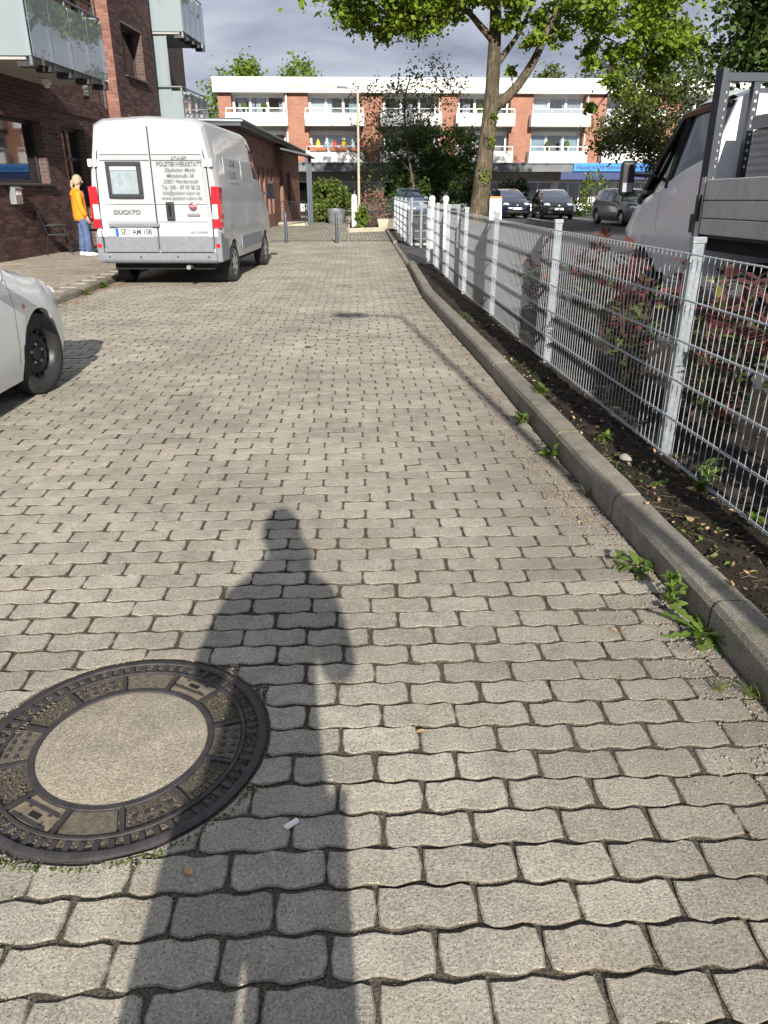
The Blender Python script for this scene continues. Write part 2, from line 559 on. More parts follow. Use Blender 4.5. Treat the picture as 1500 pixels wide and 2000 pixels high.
def glass(name, tint, refl_rough=0.03, see=0.0, body=None, ior_mix=0.5):
    """pane: reflection over a see-through or dark body"""
    b = NB(name)
    lw = b.n('ShaderNodeFresnel')
    lw.inputs['IOR'].default_value = 1.55
    gl = b.n('ShaderNodeBsdfGlossy')
    gl.inputs['Roughness'].default_value = refl_rough
    gl.inputs['Color'].default_value = (1, 1, 1, 1)
    df = b.n('ShaderNodeBsdfDiffuse')
    df.inputs['Color'].default_value = (*(body or tint), 1)
    tr = b.n('ShaderNodeBsdfTransparent')
    tr.inputs['Color'].default_value = (*tint, 1)
    m1 = b.n('ShaderNodeMixShader')
    m1.inputs[0].default_value = see
    b.l(df.outputs[0], m1.inputs[1])
    b.l(tr.outputs[0], m1.inputs[2])
    m2 = b.n('ShaderNodeMixShader')
    b.l(b.rng(lw.outputs[0], 0, 1, ior_mix * 0.12, 1.0), m2.inputs[0])
    b.l(m1.outputs[0], m2.inputs[1])
    b.l(gl.outputs[0], m2.inputs[2])
    b.l(m2.outputs[0], b.out.inputs['Surface'])
glass('window_glass', (0.85, 0.88, 0.9), see=0.95, body=(0.03, 0.035, 0.04), ior_mix=0.6)
glass('dark_glass', (0.25, 0.28, 0.3), see=0.55, body=(0.012, 0.014, 0.018))
glass('car_glass', (0.20, 0.24, 0.3), see=0.35, body=(0.02, 0.032, 0.06), ior_mix=2.5)
glass('frosted_glass', (0.78, 0.85, 0.87), 0.08, see=0.35, body=(0.38, 0.44, 0.46), ior_mix=1.0)
glass('street_glass', (0.85, 0.9, 0.92), 0.02, see=0.55, body=(0.42, 0.48, 0.5), ior_mix=1.5)

def leaf_mat(name, c1, c2, c3=None, trans=0.35, rough=0.55):
    b = NB(name)
    r_ = b.rand()
    c = b.mix(r_, c1, c2)
    if c3:
        c = b.mix(b.rng(b.n('ShaderNodeNewGeometry').outputs['Random Per Island'], 0.80, 0.82), c, c3)
    c = b.val(c, b.rng(b.noise(b.pos(), 1.1, 3, 0.6), 0.3, 0.7, 0.66, 1.28))
    pr = b.n('ShaderNodeBsdfPrincipled')
    b.l(c, pr.inputs['Base Color'])
    pr.inputs['Roughness'].default_value = rough
    pr.inputs['Specular IOR Level'].default_value = 0.3
    tl = b.n('ShaderNodeBsdfTranslucent')
    b.l(b.val(c, b.rng(r_, 0, 1, 1.0, 1.35)), tl.inputs['Color'])
    mx = b.n('ShaderNodeMixShader')
    mx.inputs[0].default_value = trans
    b.l(pr.outputs[0], mx.inputs[1])
    b.l(tl.outputs[0], mx.inputs[2])
    b.l(mx.outputs[0], b.out.inputs['Surface'])
leaf_mat('oak_leaf', (0.15, 0.22, 0.018), (0.24, 0.32, 0.035))
leaf_mat('fresh_leaf', (0.12, 0.19, 0.025), (0.20, 0.27, 0.04))
leaf_mat('dark_leaf', (0.028, 0.05, 0.016), (0.055, 0.085, 0.025))
leaf_mat('mid_leaf', (0.05, 0.09, 0.02), (0.10, 0.15, 0.035))
leaf_mat('olive_leaf', (0.06, 0.085, 0.022), (0.12, 0.15, 0.04), trans=0.3)
leaf_mat('laurel_leaf', (0.10, 0.15, 0.03), (0.19, 0.24, 0.055), rough=0.35)
leaf_mat('red_leaf', (0.075, 0.026, 0.026), (0.19, 0.065, 0.055), (0.07, 0.04, 0.035), rough=0.35)
leaf_mat('shrub_leaf', (0.04, 0.062, 0.022), (0.12, 0.13, 0.035), (0.20, 0.035, 0.035), rough=0.35)
leaf_mat('yellow_leaf', (0.36, 0.33, 0.06), (0.42, 0.36, 0.08))
leaf_mat('weed_leaf', (0.075, 0.13, 0.02), (0.15, 0.22, 0.04))
leaf_mat('pink_flower', (0.30, 0.15, 0.12), (0.42, 0.24, 0.17), (0.09, 0.13, 0.03))
leaf_mat('grass_blade', (0.09, 0.13, 0.02), (0.20, 0.23, 0.06))
# ================================================================== GROUND
def wob(x, y):
    return 0.0018 * math.sin(1.7 * x + 0.9 * y) + 0.0015 * math.sin(0.8 * x - 2.1 * y + 1.0)

KR = [(-4, 1.28), (1.9, 1.27), (2.83, 1.245), (3.33, 1.225), (6.66, 1.16), (8.62, 1.09), (11.2, 1.02), (13.5, 1.06), (15.8, 1.11), (19.3, 1.13), (24.3, 1.17), (31.4, 1.24)]
def kerb_x(y):
    return float(np.interp(y, [k[0] for k in KR], [k[1] for k in KR]))
KL = -4.17
MHX, MHY, MHR = -0.69, 1.72, 0.41

g = MB()
g.poly([(-300, -150, -0.06), (300, -150, -0.06), (300, 500, -0.06), (-300, 500, -0.06)])
tag(g.build('ground', 'asphalt'), kind='structure')

road = MB()
ys = np.arange(-3.0, 25.01, 0.5)
for a, c in zip(ys[:-1], ys[1:]):
    road.poly([(KL, a, -0.0065), (kerb_x(a), a, -0.0065), (kerb_x(c), c, -0.0065), (KL, c, -0.0065)])
road = tag(road.build('road', 'joint_sand'), kind='structure')

PL, PW = 0.2275, 0.1100
def paver_outline(n, jit, gap=0.0055, seed=None):
    # end joints are wider than the wavy bed joints
    r_ = random.Random(seed) if seed is not None else rnd
    hl, hw = PL / 2 - gap, PW / 2 - gap * 0.82
    pts = []
    def wave(s):
        return 0.0052 * math.cos(4 * math.pi * s / PL + 0.9)
    for sgn in (-1, 1):
        ss = np.linspace(-hl, hl, n) * (1 if sgn < 0 else -1)
        for i, s in enumerate(ss):
            e = 0.0055 if i in (0, n - 1) else 0.0
            x = s - math.copysign(e * 0.25, s)
            y = sgn * (hw - e) + wave(s)
            if n > 9 and e == 0.0 and (i == 1 or i == n - 2):
                y -= sgn * 0.0008
            pts.append((x + r_.uniform(-jit, jit), y + r_.uniform(-jit, jit)))
        pts.append((math.copysign(hl, ss[-1]) + (0.0035 if sgn < 0 else -0.0035) + r_.uniform(-jit, jit), r_.uniform(-jit, jit)))
    return pts

def paver_rings(pts, inset=0.0045, skirt=True):
    n = len(pts)
    cx, cy = sum(p[0] for p in pts) / n, sum(p[1] for p in pts) / n
    T = []
    for x, y in pts:
        dx, dy = cx - x, cy - y
        d = math.hypot(dx, dy * 1.6) or 1
        T.append((x + dx / d * inset, y + dy * 1.6 / d * inset * 0.9, 0.0))
    O = [(x, y, -0.0032) for x, y in pts]
    V_ = T + O
    F_ = [tuple(range(n))] + [(k, n + k, n + (k + 1) % n, (k + 1) % n) for k in range(n)]
    MI = [0] + [2] * n
    if skirt:
        V_ += [(x, y, -0.02) for x, y in pts]
        F_ += [(n + k, 2 * n + k, 2 * n + (k + 1) % n, n + (k + 1) % n) for k in range(n)]
        MI += [1] * n
    return V_, F_, MI

def area(pts):
    return 0.5 * sum(pts[i][0] * pts[(i + 1) % len(pts)][1] - pts[(i + 1) % len(pts)][0] * pts[i][1] for i in range(len(pts)))

def paver_mesh(pts):
    V_, F_, MI = paver_rings(pts)
    mb = MB()
    mb.v, mb.f, mb.m = V_, F_, MI
    return mb.mesh('paver', ['paver', 'joint_sand', 'paver_edge'], clean=False)

variants = [paver_mesh(paver_outline(11, 0.0019, 0.0052 + 0.0008 * (k % 3), seed=k)) for k in range(14)]
laid = []
nrow = int((25.0 + 0.5) / PW)
for j in range(nrow):
    y = -0.5 + j * PW
    drift = 0.03 * math.sin(j * 0.37) * 0.4 + 0.012 * math.sin(j * 1.9)
    x = KL + (0.0 if j % 2 else PL / 2) + drift
    while x - PL / 2 < kerb_x(y) - 0.03:
        laid.append((x, y + 0.006 * math.sin(x * 1.3 + j * 0.11)))
        x += PL
seen = []
for i, (x, y) in enumerate(laid):
    z = in_view((x, y, 0), 90)
    if z and y < 6:
        seen.append((z, i))
seen.sort()
single = set(i for _, i in seen[:300])
rest = MB()
for i, (x, y) in enumerate(laid):
    far = y > 8
    jx, jy, jz = rnd.gauss(0, 0.0016), rnd.gauss(0, 0.0013), wob(x, y) + 0.001 + rnd.gauss(0, 0.0013) - (0.003 if rnd.random() < 0.03 else 0)
    rz = rnd.gauss(0, 0.006)
    dm = math.hypot(x - MHX, y - MHY)
    edge = dm < MHR + 0.16 or x + PL / 2 > kerb_x(y) - 0.02 or x - PL / 2 < KL + 0.02
    if i in single and not edge:
        o = link('paver', rnd.choice(variants), road, (x + jx, y + jy, jz), (rnd.gauss(0, 0.004), rnd.gauss(0, 0.003), rz + (math.pi if rnd.random() < 0.0 else 0)))
        continue
    pts = [(px + x + jx, py + y + jy) for px, py in paver_outline(9 if y < 8 else 5, 0.0012 if not far else 0.002, 0.0052 if y < 8 else 0.0055)]
    if edge:
        q = []
        for px, py in pts:
            px = min(max(px, KL + 0.006), kerb_x(py) - 0.012)
            dd = math.hypot(px - MHX, py - MHY)
            if dd < MHR + 0.012:
                k = (MHR + 0.012) / max(dd, 1e-4)
                px, py = MHX + (px - MHX) * k, MHY + (py - MHY) * k
            q.append((px, py))
        pts = q
        w_ = max(p_[0] for p_ in pts) - min(p_[0] for p_ in pts)
        h_ = max(p_[1] for p_ in pts) - min(p_[1] for p_ in pts)
        if area(pts) < 0.0035 or w_ < 0.035 or h_ < 0.03 or dm < MHR - 0.06:
            continue
    V_, F_, MI = paver_rings(pts, skirt=y < 8)
    if i in single:
        mb = MB()
        mb.v, mb.f, mb.m = [(a - x, b_ - y, c_) for a, b_, c_ in V_], F_, MI
        link('paver', mb.mesh('paver', ['paver', 'joint_sand', 'paver_edge'], clean=False), road, (x, y, jz))
    else:
        tx, ty = rnd.gauss(0, 0.006), rnd.gauss(0, 0.006)
        rest.v_off = len(rest.v)
        o_ = len(rest.v)
        rest.v.extend([(a, b_, c_ + jz + (a - x) * tx + (b_ - y) * ty) for a, b_, c_ in V_])
        rest.f.extend([tuple(k + o_ for k in f) for f in F_])
        rest.m.extend(MI)
o = link('paver_field', rest.mesh('paver_field', ['paver', 'joint_sand', 'paver_edge'], clean=False), road)
o['kind'] = 'stuff'

# yard beyond the bollards: small stones laid lengthwise
yard = MB()
yard.poly([(-4.6, 25.0, -0.012), (6, 25.0, -0.012), (6, 58, -0.012), (-4.6, 58, -0.012)])
yard = tag(yard.build('yard_paving', 'joint_sand'), kind='structure')
ym = MB()
for ix in range(50):
    x = -4.5 + ix * 0.125
    yy = 25.05 + (0.14 if ix % 2 else 0)
    while yy < 50:
        ln = 0.26 if yy < 38 else 0.52
        if x < 1.2 or yy > 31.6:
            z = rnd.gauss(0, 0.002)
            ym.poly([(x + 0.007, yy + 0.007, z), (x + 0.118, yy + 0.007, z), (x + 0.118, yy + ln - 0.007, z), (x + 0.007, yy + ln - 0.007, z)])
        yy += ln
o = link('yard_pavers', ym.mesh('yard_pavers', 'paver', clean=False), yard)
o['kind'] = 'stuff'

# manhole --------------------------------------------------------
mh = thing('manhole_cover', (MHX, MHY, 0), 'round cast iron manhole cover with a beige concrete centre set in the paving', 'manhole cover')
m = MB()
m.lathe([(0.27, -0.016), (0.405, -0.016)], 96)
m.build('bed_ring', 'silt', mh)
m = MB()
m.lathe([(0.385, -0.02), (0.385, 0.001), (0.388, 0.004), (0.407, 0.004), (0.411, 0.001), (0.411, -0.03)], 120)
m.build('frame', 'cast_iron', mh, smooth=40)
cov_ = MB()
cov_.lathe([(0.337, -0.02), (0.337, 0.001), (0.339, 0.003), (0.347, 0.003), (0.349, 0.001), (0.349, -0.02)], 120)
cov_.lathe([(0.238, -0.02), (0.238, 0.001), (0.240, 0.003), (0.254, 0.003), (0.256, 0.001), (0.256, -0.02)], 96)
cov_ = cov_.build('cover_ring', 'cast_iron', mh, smooth=40)
m = MB()
m.lathe([(0.0, 0.0035), (0.15, 0.0032), (0.225, 0.0015), (0.2375, -0.001), (0.2375, -0.02)], 72)
m.build('concrete_centre', 'manhole_concrete', mh, smooth=30)
for k in range(64):
    w = 2 * math.pi * k / 64
    if rnd.random() < 0.04:
        continue
    t = MB()
    rot = Matrix.Rotation(w, 3, 'Z')
    zt = 0.0005 + rnd.uniform(-0.002, 0.002)
    t.box(rot @ Vector((0.368, 0, zt - 0.01)), (0.034, 0.0165, 0.02), M=rot)
    t.build('tooth', 'cast_iron', mh, bevel=0.002, seg=1)
for k in range(12):
    w0 = 2 * math.pi * (k + 0.5) / 12
    d = MB()
    rot = Matrix.Rotation(w0, 3, 'Z')
    d.box(rot @ Vector((0.2965, 0, -0.008)), (0.081, 0.012, 0.021), M=rot)
    d.build('divider', 'cast_iron', mh)
    w = 2 * math.pi * k / 12
    rot = Matrix.Rotation(w, 3, 'Z')
    key = k in (2, 8)
    fz = -0.001 if (k % 3 == 0 or key) else -0.007
    f_ = MB()
    a = [w - 0.22, w - 0.11, w, w + 0.11, w + 0.22]
    ring = [(0.258 * math.cos(t_), 0.258 * math.sin(t_), fz) for t_ in a] + [(0.334 * math.cos(t_), 0.334 * math.sin(t_), fz) for t_ in reversed(a)]
    f_.poly(ring)
    pk = f_.build('pocket_fill', 'key_plate' if key else 'silt', mh)
    if key:
        s_ = MB()
        for dx in (-0.018, 0.018):
            for dy in (-0.036, 0.036):
                q_ = MB()
                q_.box(rot @ Vector((0.303 + dx, dy, -0.0005)), (0.010, 0.010, 0.0024), M=rot)
                q_.build('stud', 'cast_iron', pk)
        s_.box(rot @ Vector((0.303, 0, 0.0003)), (0.016, 0.036, 0.0012), M=rot)
        s_.build('key_hole', 'void', pk)
        for a0, b0 in ((0.276, 0.282), (0.324, 0.330)):
            s_ = MB()
            s_.box(rot @ Vector(((a0 + b0) / 2, 0, -0.004)), (0.006, 0.12, 0.016), M=rot)
            s_.build('key_frame', 'cast_iron', pk)
    elif k % 2 == 0:
        for dx in (-0.015, 0.015):
            for dy in (-0.045, -0.015, 0.015, 0.045):
                s_ = MB()
                s_.box(rot @ Vector((0.303 + dx, dy, fz)), (0.011, 0.013, 0.007), M=rot)
                s_.build('stud', 'cast_iron', pk)
for w, ln in ((2.95, 0.06), (5.95, 0.07), (4.3, 0.09)):
    s_ = MB()
    rot = Matrix.Rotation(w, 3, 'Z')
    s_.box(rot @ Vector((0.3795, 0, -0.003)), (0.012, ln, 0.0016), M=rot)
    s_.build('gap', 'void', mh)
def arc_text(body, r_, w_mid, size, inward, name):
    n = len(body)
    for i, ch in enumerate(body):
        if ch == ' ':
            continue
        st = size * 0.92 / r_
        w = w_mid + (-(i - (n - 1) / 2) * st if not inward else (i - (n - 1) / 2) * st)
        text(name, ch, size, 'key_plate', cov_, (r_ * math.cos(w), r_ * math.sin(w), 0.0045), (0, 0, w + (-math.pi / 2 if not inward else math.pi / 2)), extrude=0.0012)
m = MB()
m.lathe([(0.316, -0.004), (0.316, 0.0005), (0.3375, 0.0005), (0.3375, -0.004)], 96)
arc_text('BUDERUS', 0.3975, 0.95, 0.018, False, 'raised_letter')
arc_text('DIN 19584', 0.327, 2.75, 0.019, False, 'raised_letter')
arc_text('BUDERUS', 0.327, 5.7, 0.019, True, 'raised_letter')

# grit packed round the manhole and along the kerb
def bits(name, pts, smin, smax, mat, flat=0.6):
    n = len(pts)
    P = np.array(pts, float)
    base = np.array([(1, 0, 0), (-1, 0, 0), (0, 1, 0), (0, -1, 0), (0, 0, 1), (0, 0, -1)], float)
    tri = np.array([(0, 2, 4), (2, 1, 4), (1, 3, 4), (3, 0, 4), (2, 0, 5), (1, 2, 5), (3, 1, 5), (0, 3, 5)])
    s = smin + (smax - smin) * nr.random(n) ** 2.2
    an = nr.random(n) * 6.28
    sc = s[:, None] * (0.7 + 0.6 * nr.random((n, 3)))
    sc[:, 2] *= flat
    V_ = base[None] * sc[:, None, :]
    ca, sa = np.cos(an)[:, None], np.sin(an)[:, None]
    X_, Y_ = V_[:, :, 0] * ca - V_[:, :, 1] * sa, V_[:, :, 0] * sa + V_[:, :, 1] * ca
    V_ = np.stack([X_, Y_, V_[:, :, 2]], -1) + P[:, None, :]
    F_ = (tri[None] + (np.arange(n) * 6)[:, None, None]).reshape(-1, 3)
    return fast_mesh(name, V_.reshape(-1, 3), F_, mat)

def fast_mesh(name, V_, F_, mat):
    me = bpy.data.meshes.new(name)
    k = F_.shape[1]
    me.vertices.add(len(V_))
    me.vertices.foreach_set('co', np.ascontiguousarray(V_, dtype=np.float32).ravel())
    me.loops.add(F_.size)
    me.loops.foreach_set('vertex_index', np.ascontiguousarray(F_, dtype=np.int32).ravel())
    me.polygons.add(len(F_))
    me.polygons.foreach_set('loop_start', np.arange(0, F_.size, k, dtype=np.int32))
    me.update(calc_edges=True)
    me.materials.append(M[mat])
    return me

pts = []
for _ in range(15000):
    y = 0.7 + 11 * rnd.random() ** 1.6
    d = abs(rnd.gauss(0, 0.13))
    pts.append((kerb_x(y) - 0.006 - d, y, wob(kerb_x(y) - d, y) - 0.002 + 0.004 * rnd.random()))
for cx_, cy_, sx_, sy_, nn in ((1.05, 4.6, 0.10, 0.5, 2600), (1.08, 3.5, 0.09, 0.35, 2200), (0.98, 6.2, 0.14, 0.7, 2000), (0.9, 8.6, 0.16, 1.2, 1800)):
    for _ in range(nn):
        x_, y_ = rnd.gauss(cx_, sx_), rnd.gauss(cy_, sy_)
        if x_ < kerb_x(y_) - 0.005:
            pts.append((x_, y_, 0.0005 + 0.003 * rnd.random()))
for _ in range(1500):
    w = rnd.uniform(0, 6.283)
    r_ = MHR + 0.012 + abs(rnd.gauss(0, 0.02))
    pts.append((MHX + r_ * math.cos(w), MHY + r_ * math.sin(w), -0.003))
tag(link('gravel', bits('gravel', pts, 0.0014, 0.0075, 'pebble')), 'fine brown grit swept against the kerb and manhole rim', 'grit', kind='stuff')
pts = []
for _ in range(6500):
    w = rnd.uniform(0, 6.283)
    r_ = rnd.uniform(0.27, 0.386) if rnd.random() < 0.4 else rnd.gauss(0.362, 0.012)
    pts.append((MHX + r_ * math.cos(w), MHY + r_ * math.sin(w), -0.007 + 0.006 * rnd.random() * (0.5 + 0.5 * math.sin(w * 2.0 + 1))))
tag(link('silt_grains', bits('silt_grains', pts, 0.0014, 0.0065, 'silt')), 'brown silt grains caught in the teeth of the manhole', 'silt', kind='stuff')
pts = []
for _ in range(9000):      # loose sand grains sitting in the joints
    j = rnd.randrange(8, 60)
    y = -0.5 + (j + 0.5) * PW + rnd.gauss(0, 0.004)
    x = rnd.uniform(-2.2, 1.2)
    if math.hypot(x - MHX, y - MHY) > MHR:
        pts.append((x, y + 0.0042 * math.cos(4 * math.pi * x / PL), -0.006 + 0.004 * rnd.random()))
tag(link('sand', bits('sand', pts, 0.001, 0.0034, 'pebble')), 'coarse sand grains lying in the paving joints', 'sand', kind='stuff')

# kerbs --------------------------------------------------------------
def kerb_run(root, pts_fn, y0, y1, h, wd, ln=1.0, side=1):
    prof = [(0, -0.12), (0, h - 0.03), (0.012, h - 0.008), (0.03, h), (wd - 0.006, h), (wd, h - 0.006), (wd, -0.12)]
    prof = [(u * side, w) for u, w in prof]
    mb = MB()
    n = len(prof)
    st = 6
    for i in range(st + 1):
        yy = (ln - 0.013) * (i / st - 0.5)
        for q, (u, w) in enumerate(prof):
            jt = 0.0025 if q in (2, 3, 4) else 0.0
            mb.v.append((u + rnd.uniform(-jt, jt), yy, w + rnd.uniform(-jt, jt)))
    for i in range(st):
        for k in range(n - 1):
            mb.f.append((i * n + k, i * n + k + 1, (i + 1) * n + k + 1, (i + 1) * n + k))
    mb.f.append(tuple(range(n)))
    mb.f.append(tuple(st * n + k for k in reversed(range(n))))
    mb.m = [0] * len(mb.f)
    me = mb.mesh('kerbstone', 'kerb_concrete', smooth=22)
    y = y0
    while y < y1:
        a, c_ = pts_fn(y), pts_fn(y + ln)
        link('kerbstone', me, root, ((a + c_) / 2, y + ln / 2, rnd.gauss(0, 0.003)), (rnd.gauss(0, 0.003), 0, -math.atan2(c_ - a, ln)))
        y += ln

kr = tag(link('kerb', None, None, (0, 0, 0)), 'grey concrete kerb running along the wire fence', kind='structure')
kerb_run(kr, kerb_x, -1.74, 15.2, 0.13, 0.135, 0.995)
kerb_run(kr, kerb_x, 15.28, 23.0, 0.035, 0.12)
kerb_run(kr, kerb_x, 23.3, 30.8, 0.09, 0.12)
kl = tag(link('kerb', None, None, (0, 0, 0)), 'grey kerb of the pavement before the dark brick building', kind='structure')
kerb_run(kl, lambda y: KL, -2.0, 21.5, 0.10, 0.13, 0.995, side=-1)

# left pavement ------------------------------------------------------------
pv = MB()
pv.poly([(-9.5, -3, 0.088), (KL - 0.12, -3, 0.088), (KL - 0.12, 27, 0.088), (-9.5, 27, 0.088)])
pv = tag(pv.build('pavement', 'mortar_flat'), kind='structure')
sl = []
for j in range(112):
    y = -1.0 + j * 0.25
    x = KL - 0.135 - (0.25 if j % 2 else 0.0)
    while x - 0.5 > -8.2:
        sl.append((x - 0.25, y + 0.125))
        x -= 0.5
vis = sorted((in_view((x, y, 0.1), 40), i) for i, (x, y) in enumerate(sl) if in_view((x, y, 0.1), 40))
pick = set(i for _, i in vis[:300])
sm = MB()
sm.box((0, 0, -0.015), (0.494, 0.244, 0.03))
slab_me = sm.mesh('slab', 'pavement_slab')
rest = MB()
for i, (x, y) in enumerate(sl):
    z = 0.1 + rnd.gauss(0, 0.0012)
    if i in pick:
        link('slab', slab_me, pv, (x, y, z), (rnd.gauss(0, 0.002), rnd.gauss(0, 0.002), 0))
    else:
        rest.box((x, y, z - 0.015), (0.494, 0.244, 0.03))
o = link('slab_field', rest.mesh('slab_field', 'pavement_slab', clean=False), pv)
o['kind'] = 'stuff'

# planting bed ------------------------------------------------------------
def fbm(x, y, s=1.0):
    return (math.sin(3.1 * x * s + 1.3) * math.cos(2.7 * y * s) + 0.5 * math.sin(7.3 * x * s - 5.1 * y * s) + 0.3 * math.sin(15.1 * y * s + 11.3 * x * s + 2)
            + 0.22 * math.sin(31 * x * s + 3) * math.sin(27 * y * s + 1)) / 2
def soil_z(x, y):
    e = x - (kerb_x(y) + 0.13)
    return 0.118 + 0.022 * fbm(x, y, 1.6) + 0.012 * fbm(y, x, 5.0) - 0.03 * max(0, 0.08 - e) / 0.08
bed = MB()
xs = np.linspace(0, 1, 34)
ysb = np.concatenate([np.arange(-2, 8, 0.035), np.arange(8, 15.61, 0.1)])
for y in ysb:
    x0 = kerb_x(y) + 0.12
    x1 = 3.0 if y < 9.2 else 1.9
    for t in xs:
        x = x0 + (x1 - x0) * t
        bed.v.append((x, y, soil_z(x, y) + rnd.gauss(0, 0.003)))
n = len(xs)
for i in range(len(ysb) - 1):
    for k in range(n - 1):
        bed.f.append((i * n + k, i * n + k + 1, (i + 1) * n + k + 1, (i + 1) * n + k))
bed.m = [0] * len(bed.f)
tag(bed.build('soil_bed', 'soil', smooth=180), 'dark soil bed between the kerb and the car park', kind='structure')

lot = MB()
lot.poly([(2.9, -8, 0.10), (60, -8, 0.10), (60, 58, 0.10), (1.86, 58, 0.10), (1.86, 9.2, 0.10), (2.9, 9.2, 0.10)])
lot.poly([(kerb_x(15.4) + 0.11, 15.4, 0.05), (1.9, 15.4, 0.104), (1.9, 23, 0.104), (kerb_x(23) + 0.11, 23, 0.05)])
tag(lot.build('car_park', 'asphalt'), kind='structure')

# litter on the soil
def strands(name, pts, ln, r_, mat):
    mb = MB()
    for (x, y, z) in pts:
        a, l_ = rnd.uniform(0, 6.28), ln * rnd.uniform(0.4, 1.3)
        bx, by = rnd.gauss(0, 0.15) * l_, rnd.gauss(0, 0.15) * l_
        d = Vector((math.cos(a), math.sin(a), 0)) * l_ / 2
        c_ = Vector((x, y, z))
        mb.tube([c_ - d, c_ + Vector((bx, by, 0.15 * l_ * rnd.random())), c_ + d + Vector((0, 0, 0.12 * l_ * rnd.random()))], [r_, r_, r_ * 0.5], 3, False)
    return mb.mesh(name, mat, clean=False)
pts = []
for _ in range(520):
    y = 1.6 + 7 * rnd.random() ** 1.5
    x = kerb_x(y) + 0.14 + abs(rnd.gauss(0.28, 0.28))
    if x < 2.4:
        pts.append((x, y, soil_z(x, y) + 0.008))
tag(link('debris', strands('debris', pts, 0.07, 0.0014, 'straw')), 'dry straw and twigs strewn over the soil bed', 'plant litter', kind='stuff')
pts = []
for _ in range(3200):
    y = 1.4 + 8 * rnd.random() ** 1.4
    x = kerb_x(y) + 0.13 + abs(rnd.gauss(0.2, 0.3))
    if x < 2.4:
        pts.append((x, y, soil_z(x, y) + 0.003))
tag(link('rubble', bits('rubble', pts, 0.003, 0.016, 'soil', 0.75)), 'crumbs of dark earth lying on the soil bed', 'earth crumbs', kind='stuff')
# ================================================================== BUILDINGS
def wall(root, P0, P1, z0, z1, openings, brick, back, n_single=0, thick=0.36, zb=None, cap=None):
    """brick wall from P0 to P1 (outside on the right of that direction): backing with openings, bricks standing proud"""
    P0, P1 = Vector((*P0, 0)), Vector((*P1, 0))
    L = (P1 - P0).length
    t = (P1 - P0) / L
    nrm = Vector((t.y, -t.x, 0))
    rot = Matrix((t, -nrm, Vector((0, 0, 1)))).transposed()
    us = sorted({0.0, L} | {u for o_ in openings for u in o_[:2]})
    zs = sorted({z0, z1} | {w for o_ in openings for w in o_[2:4]})
    mb = MB()
    for a, c_ in zip(us[:-1], us[1:]):
        for d, e in zip(zs[:-1], zs[1:]):
            um, wm = (a + c_) / 2, (d + e) / 2
            if any(o_[0] < um < o_[1] and o_[2] < wm < o_[3] for o_ in openings):
                continue
            mb.box(P0 + t * um - nrm * (thick / 2 + 0.006) + Vector((0, 0, wm)), (c_ - a, thick, e - d), M=rot)
    for q in range(2, len(mb.m), 6):
        mb.m[q] = 1
    mb.build('wall', [back, 'mortar_flat'], root)
    BL, BH, J = 0.240, 0.071, 0.012
    singles, rest = [], MB()
    cells = []
    r_ = 0
    z = z0
    while z + BH * 0.6 < z1:
        h = min(BH, z1 - z)
        u = -BL / 2 if r_ % 2 else 0.0
        while u < L:
            a, c_ = max(u, 0), min(u + BL, L)
            segs = [(a, c_)]
            for o_ in openings:
                if o_[2] - 0.02 < z + h / 2 < o_[3] + 0.02:
                    ns = []
                    for (p_, q_) in segs:
                        if q_ <= o_[0] or p_ >= o_[1]:
                            ns.append((p_, q_))
                        else:
                            if p_ < o_[0]:
                                ns.append((p_, o_[0]))
                            if q_ > o_[1]:
                                ns.append((o_[1], q_))
                    segs = ns
            for (p_, q_) in segs:
                if q_ - p_ > 0.03:
                    cells.append((p_, q_, z, h))
            u += BL + J
        z += BH + J
        r_ += 1
    order = []
    for i, (p_, q_, zz, h) in enumerate(cells):
        w_ = P0 + t * ((p_ + q_) / 2) + Vector((0, 0, zz))
        d_ = in_view(w_, 0)
        if d_ and q_ - p_ > 0.2:
            order.append((d_, i))
    order.sort()
    pick = set(i for _, i in order[:n_single])
    bm_ = MB()
    bm_.box((0, 0, 0), (BL, 0.016, BH))
    me = bm_.mesh('brick', brick)
    for i, (p_, q_, zz, h) in enumerate(cells):
        c_ = P0 + t * ((p_ + q_) / 2) + Vector((0, 0, zz + h / 2)) - nrm * (0.003 + rnd.uniform(0, 0.003))
        if i in pick:
            o_ = link('brick', me, root)
            o_.matrix_world = Matrix.Translation(c_) @ rot.to_4x4()
            if q_ - p_ < BL - 0.01:
                o_.scale = ((q_ - p_) / BL, 1, 1)
        else:
            a, d = (q_ - p_) / 2, h / 2
            vs_ = [c_ + t * x_ + nrm * y_ + Vector((0, 0, w_)) for y_ in (-0.008, 0.008) for x_, w_ in ((-a, -d), (a, -d), (a, d), (-a, d))]
            rest.add(vs_, [(4, 5, 6, 7), (0, 1, 5, 4), (1, 2, 6, 5), (2, 3, 7, 6), (3, 0, 4, 7)])
    if rest.f:
        o_ = link('brick_field', rest.mesh('brick_field', brick, clean=False), root)
        o_['kind'] = 'stuff'
    return P0, t, nrm, rot

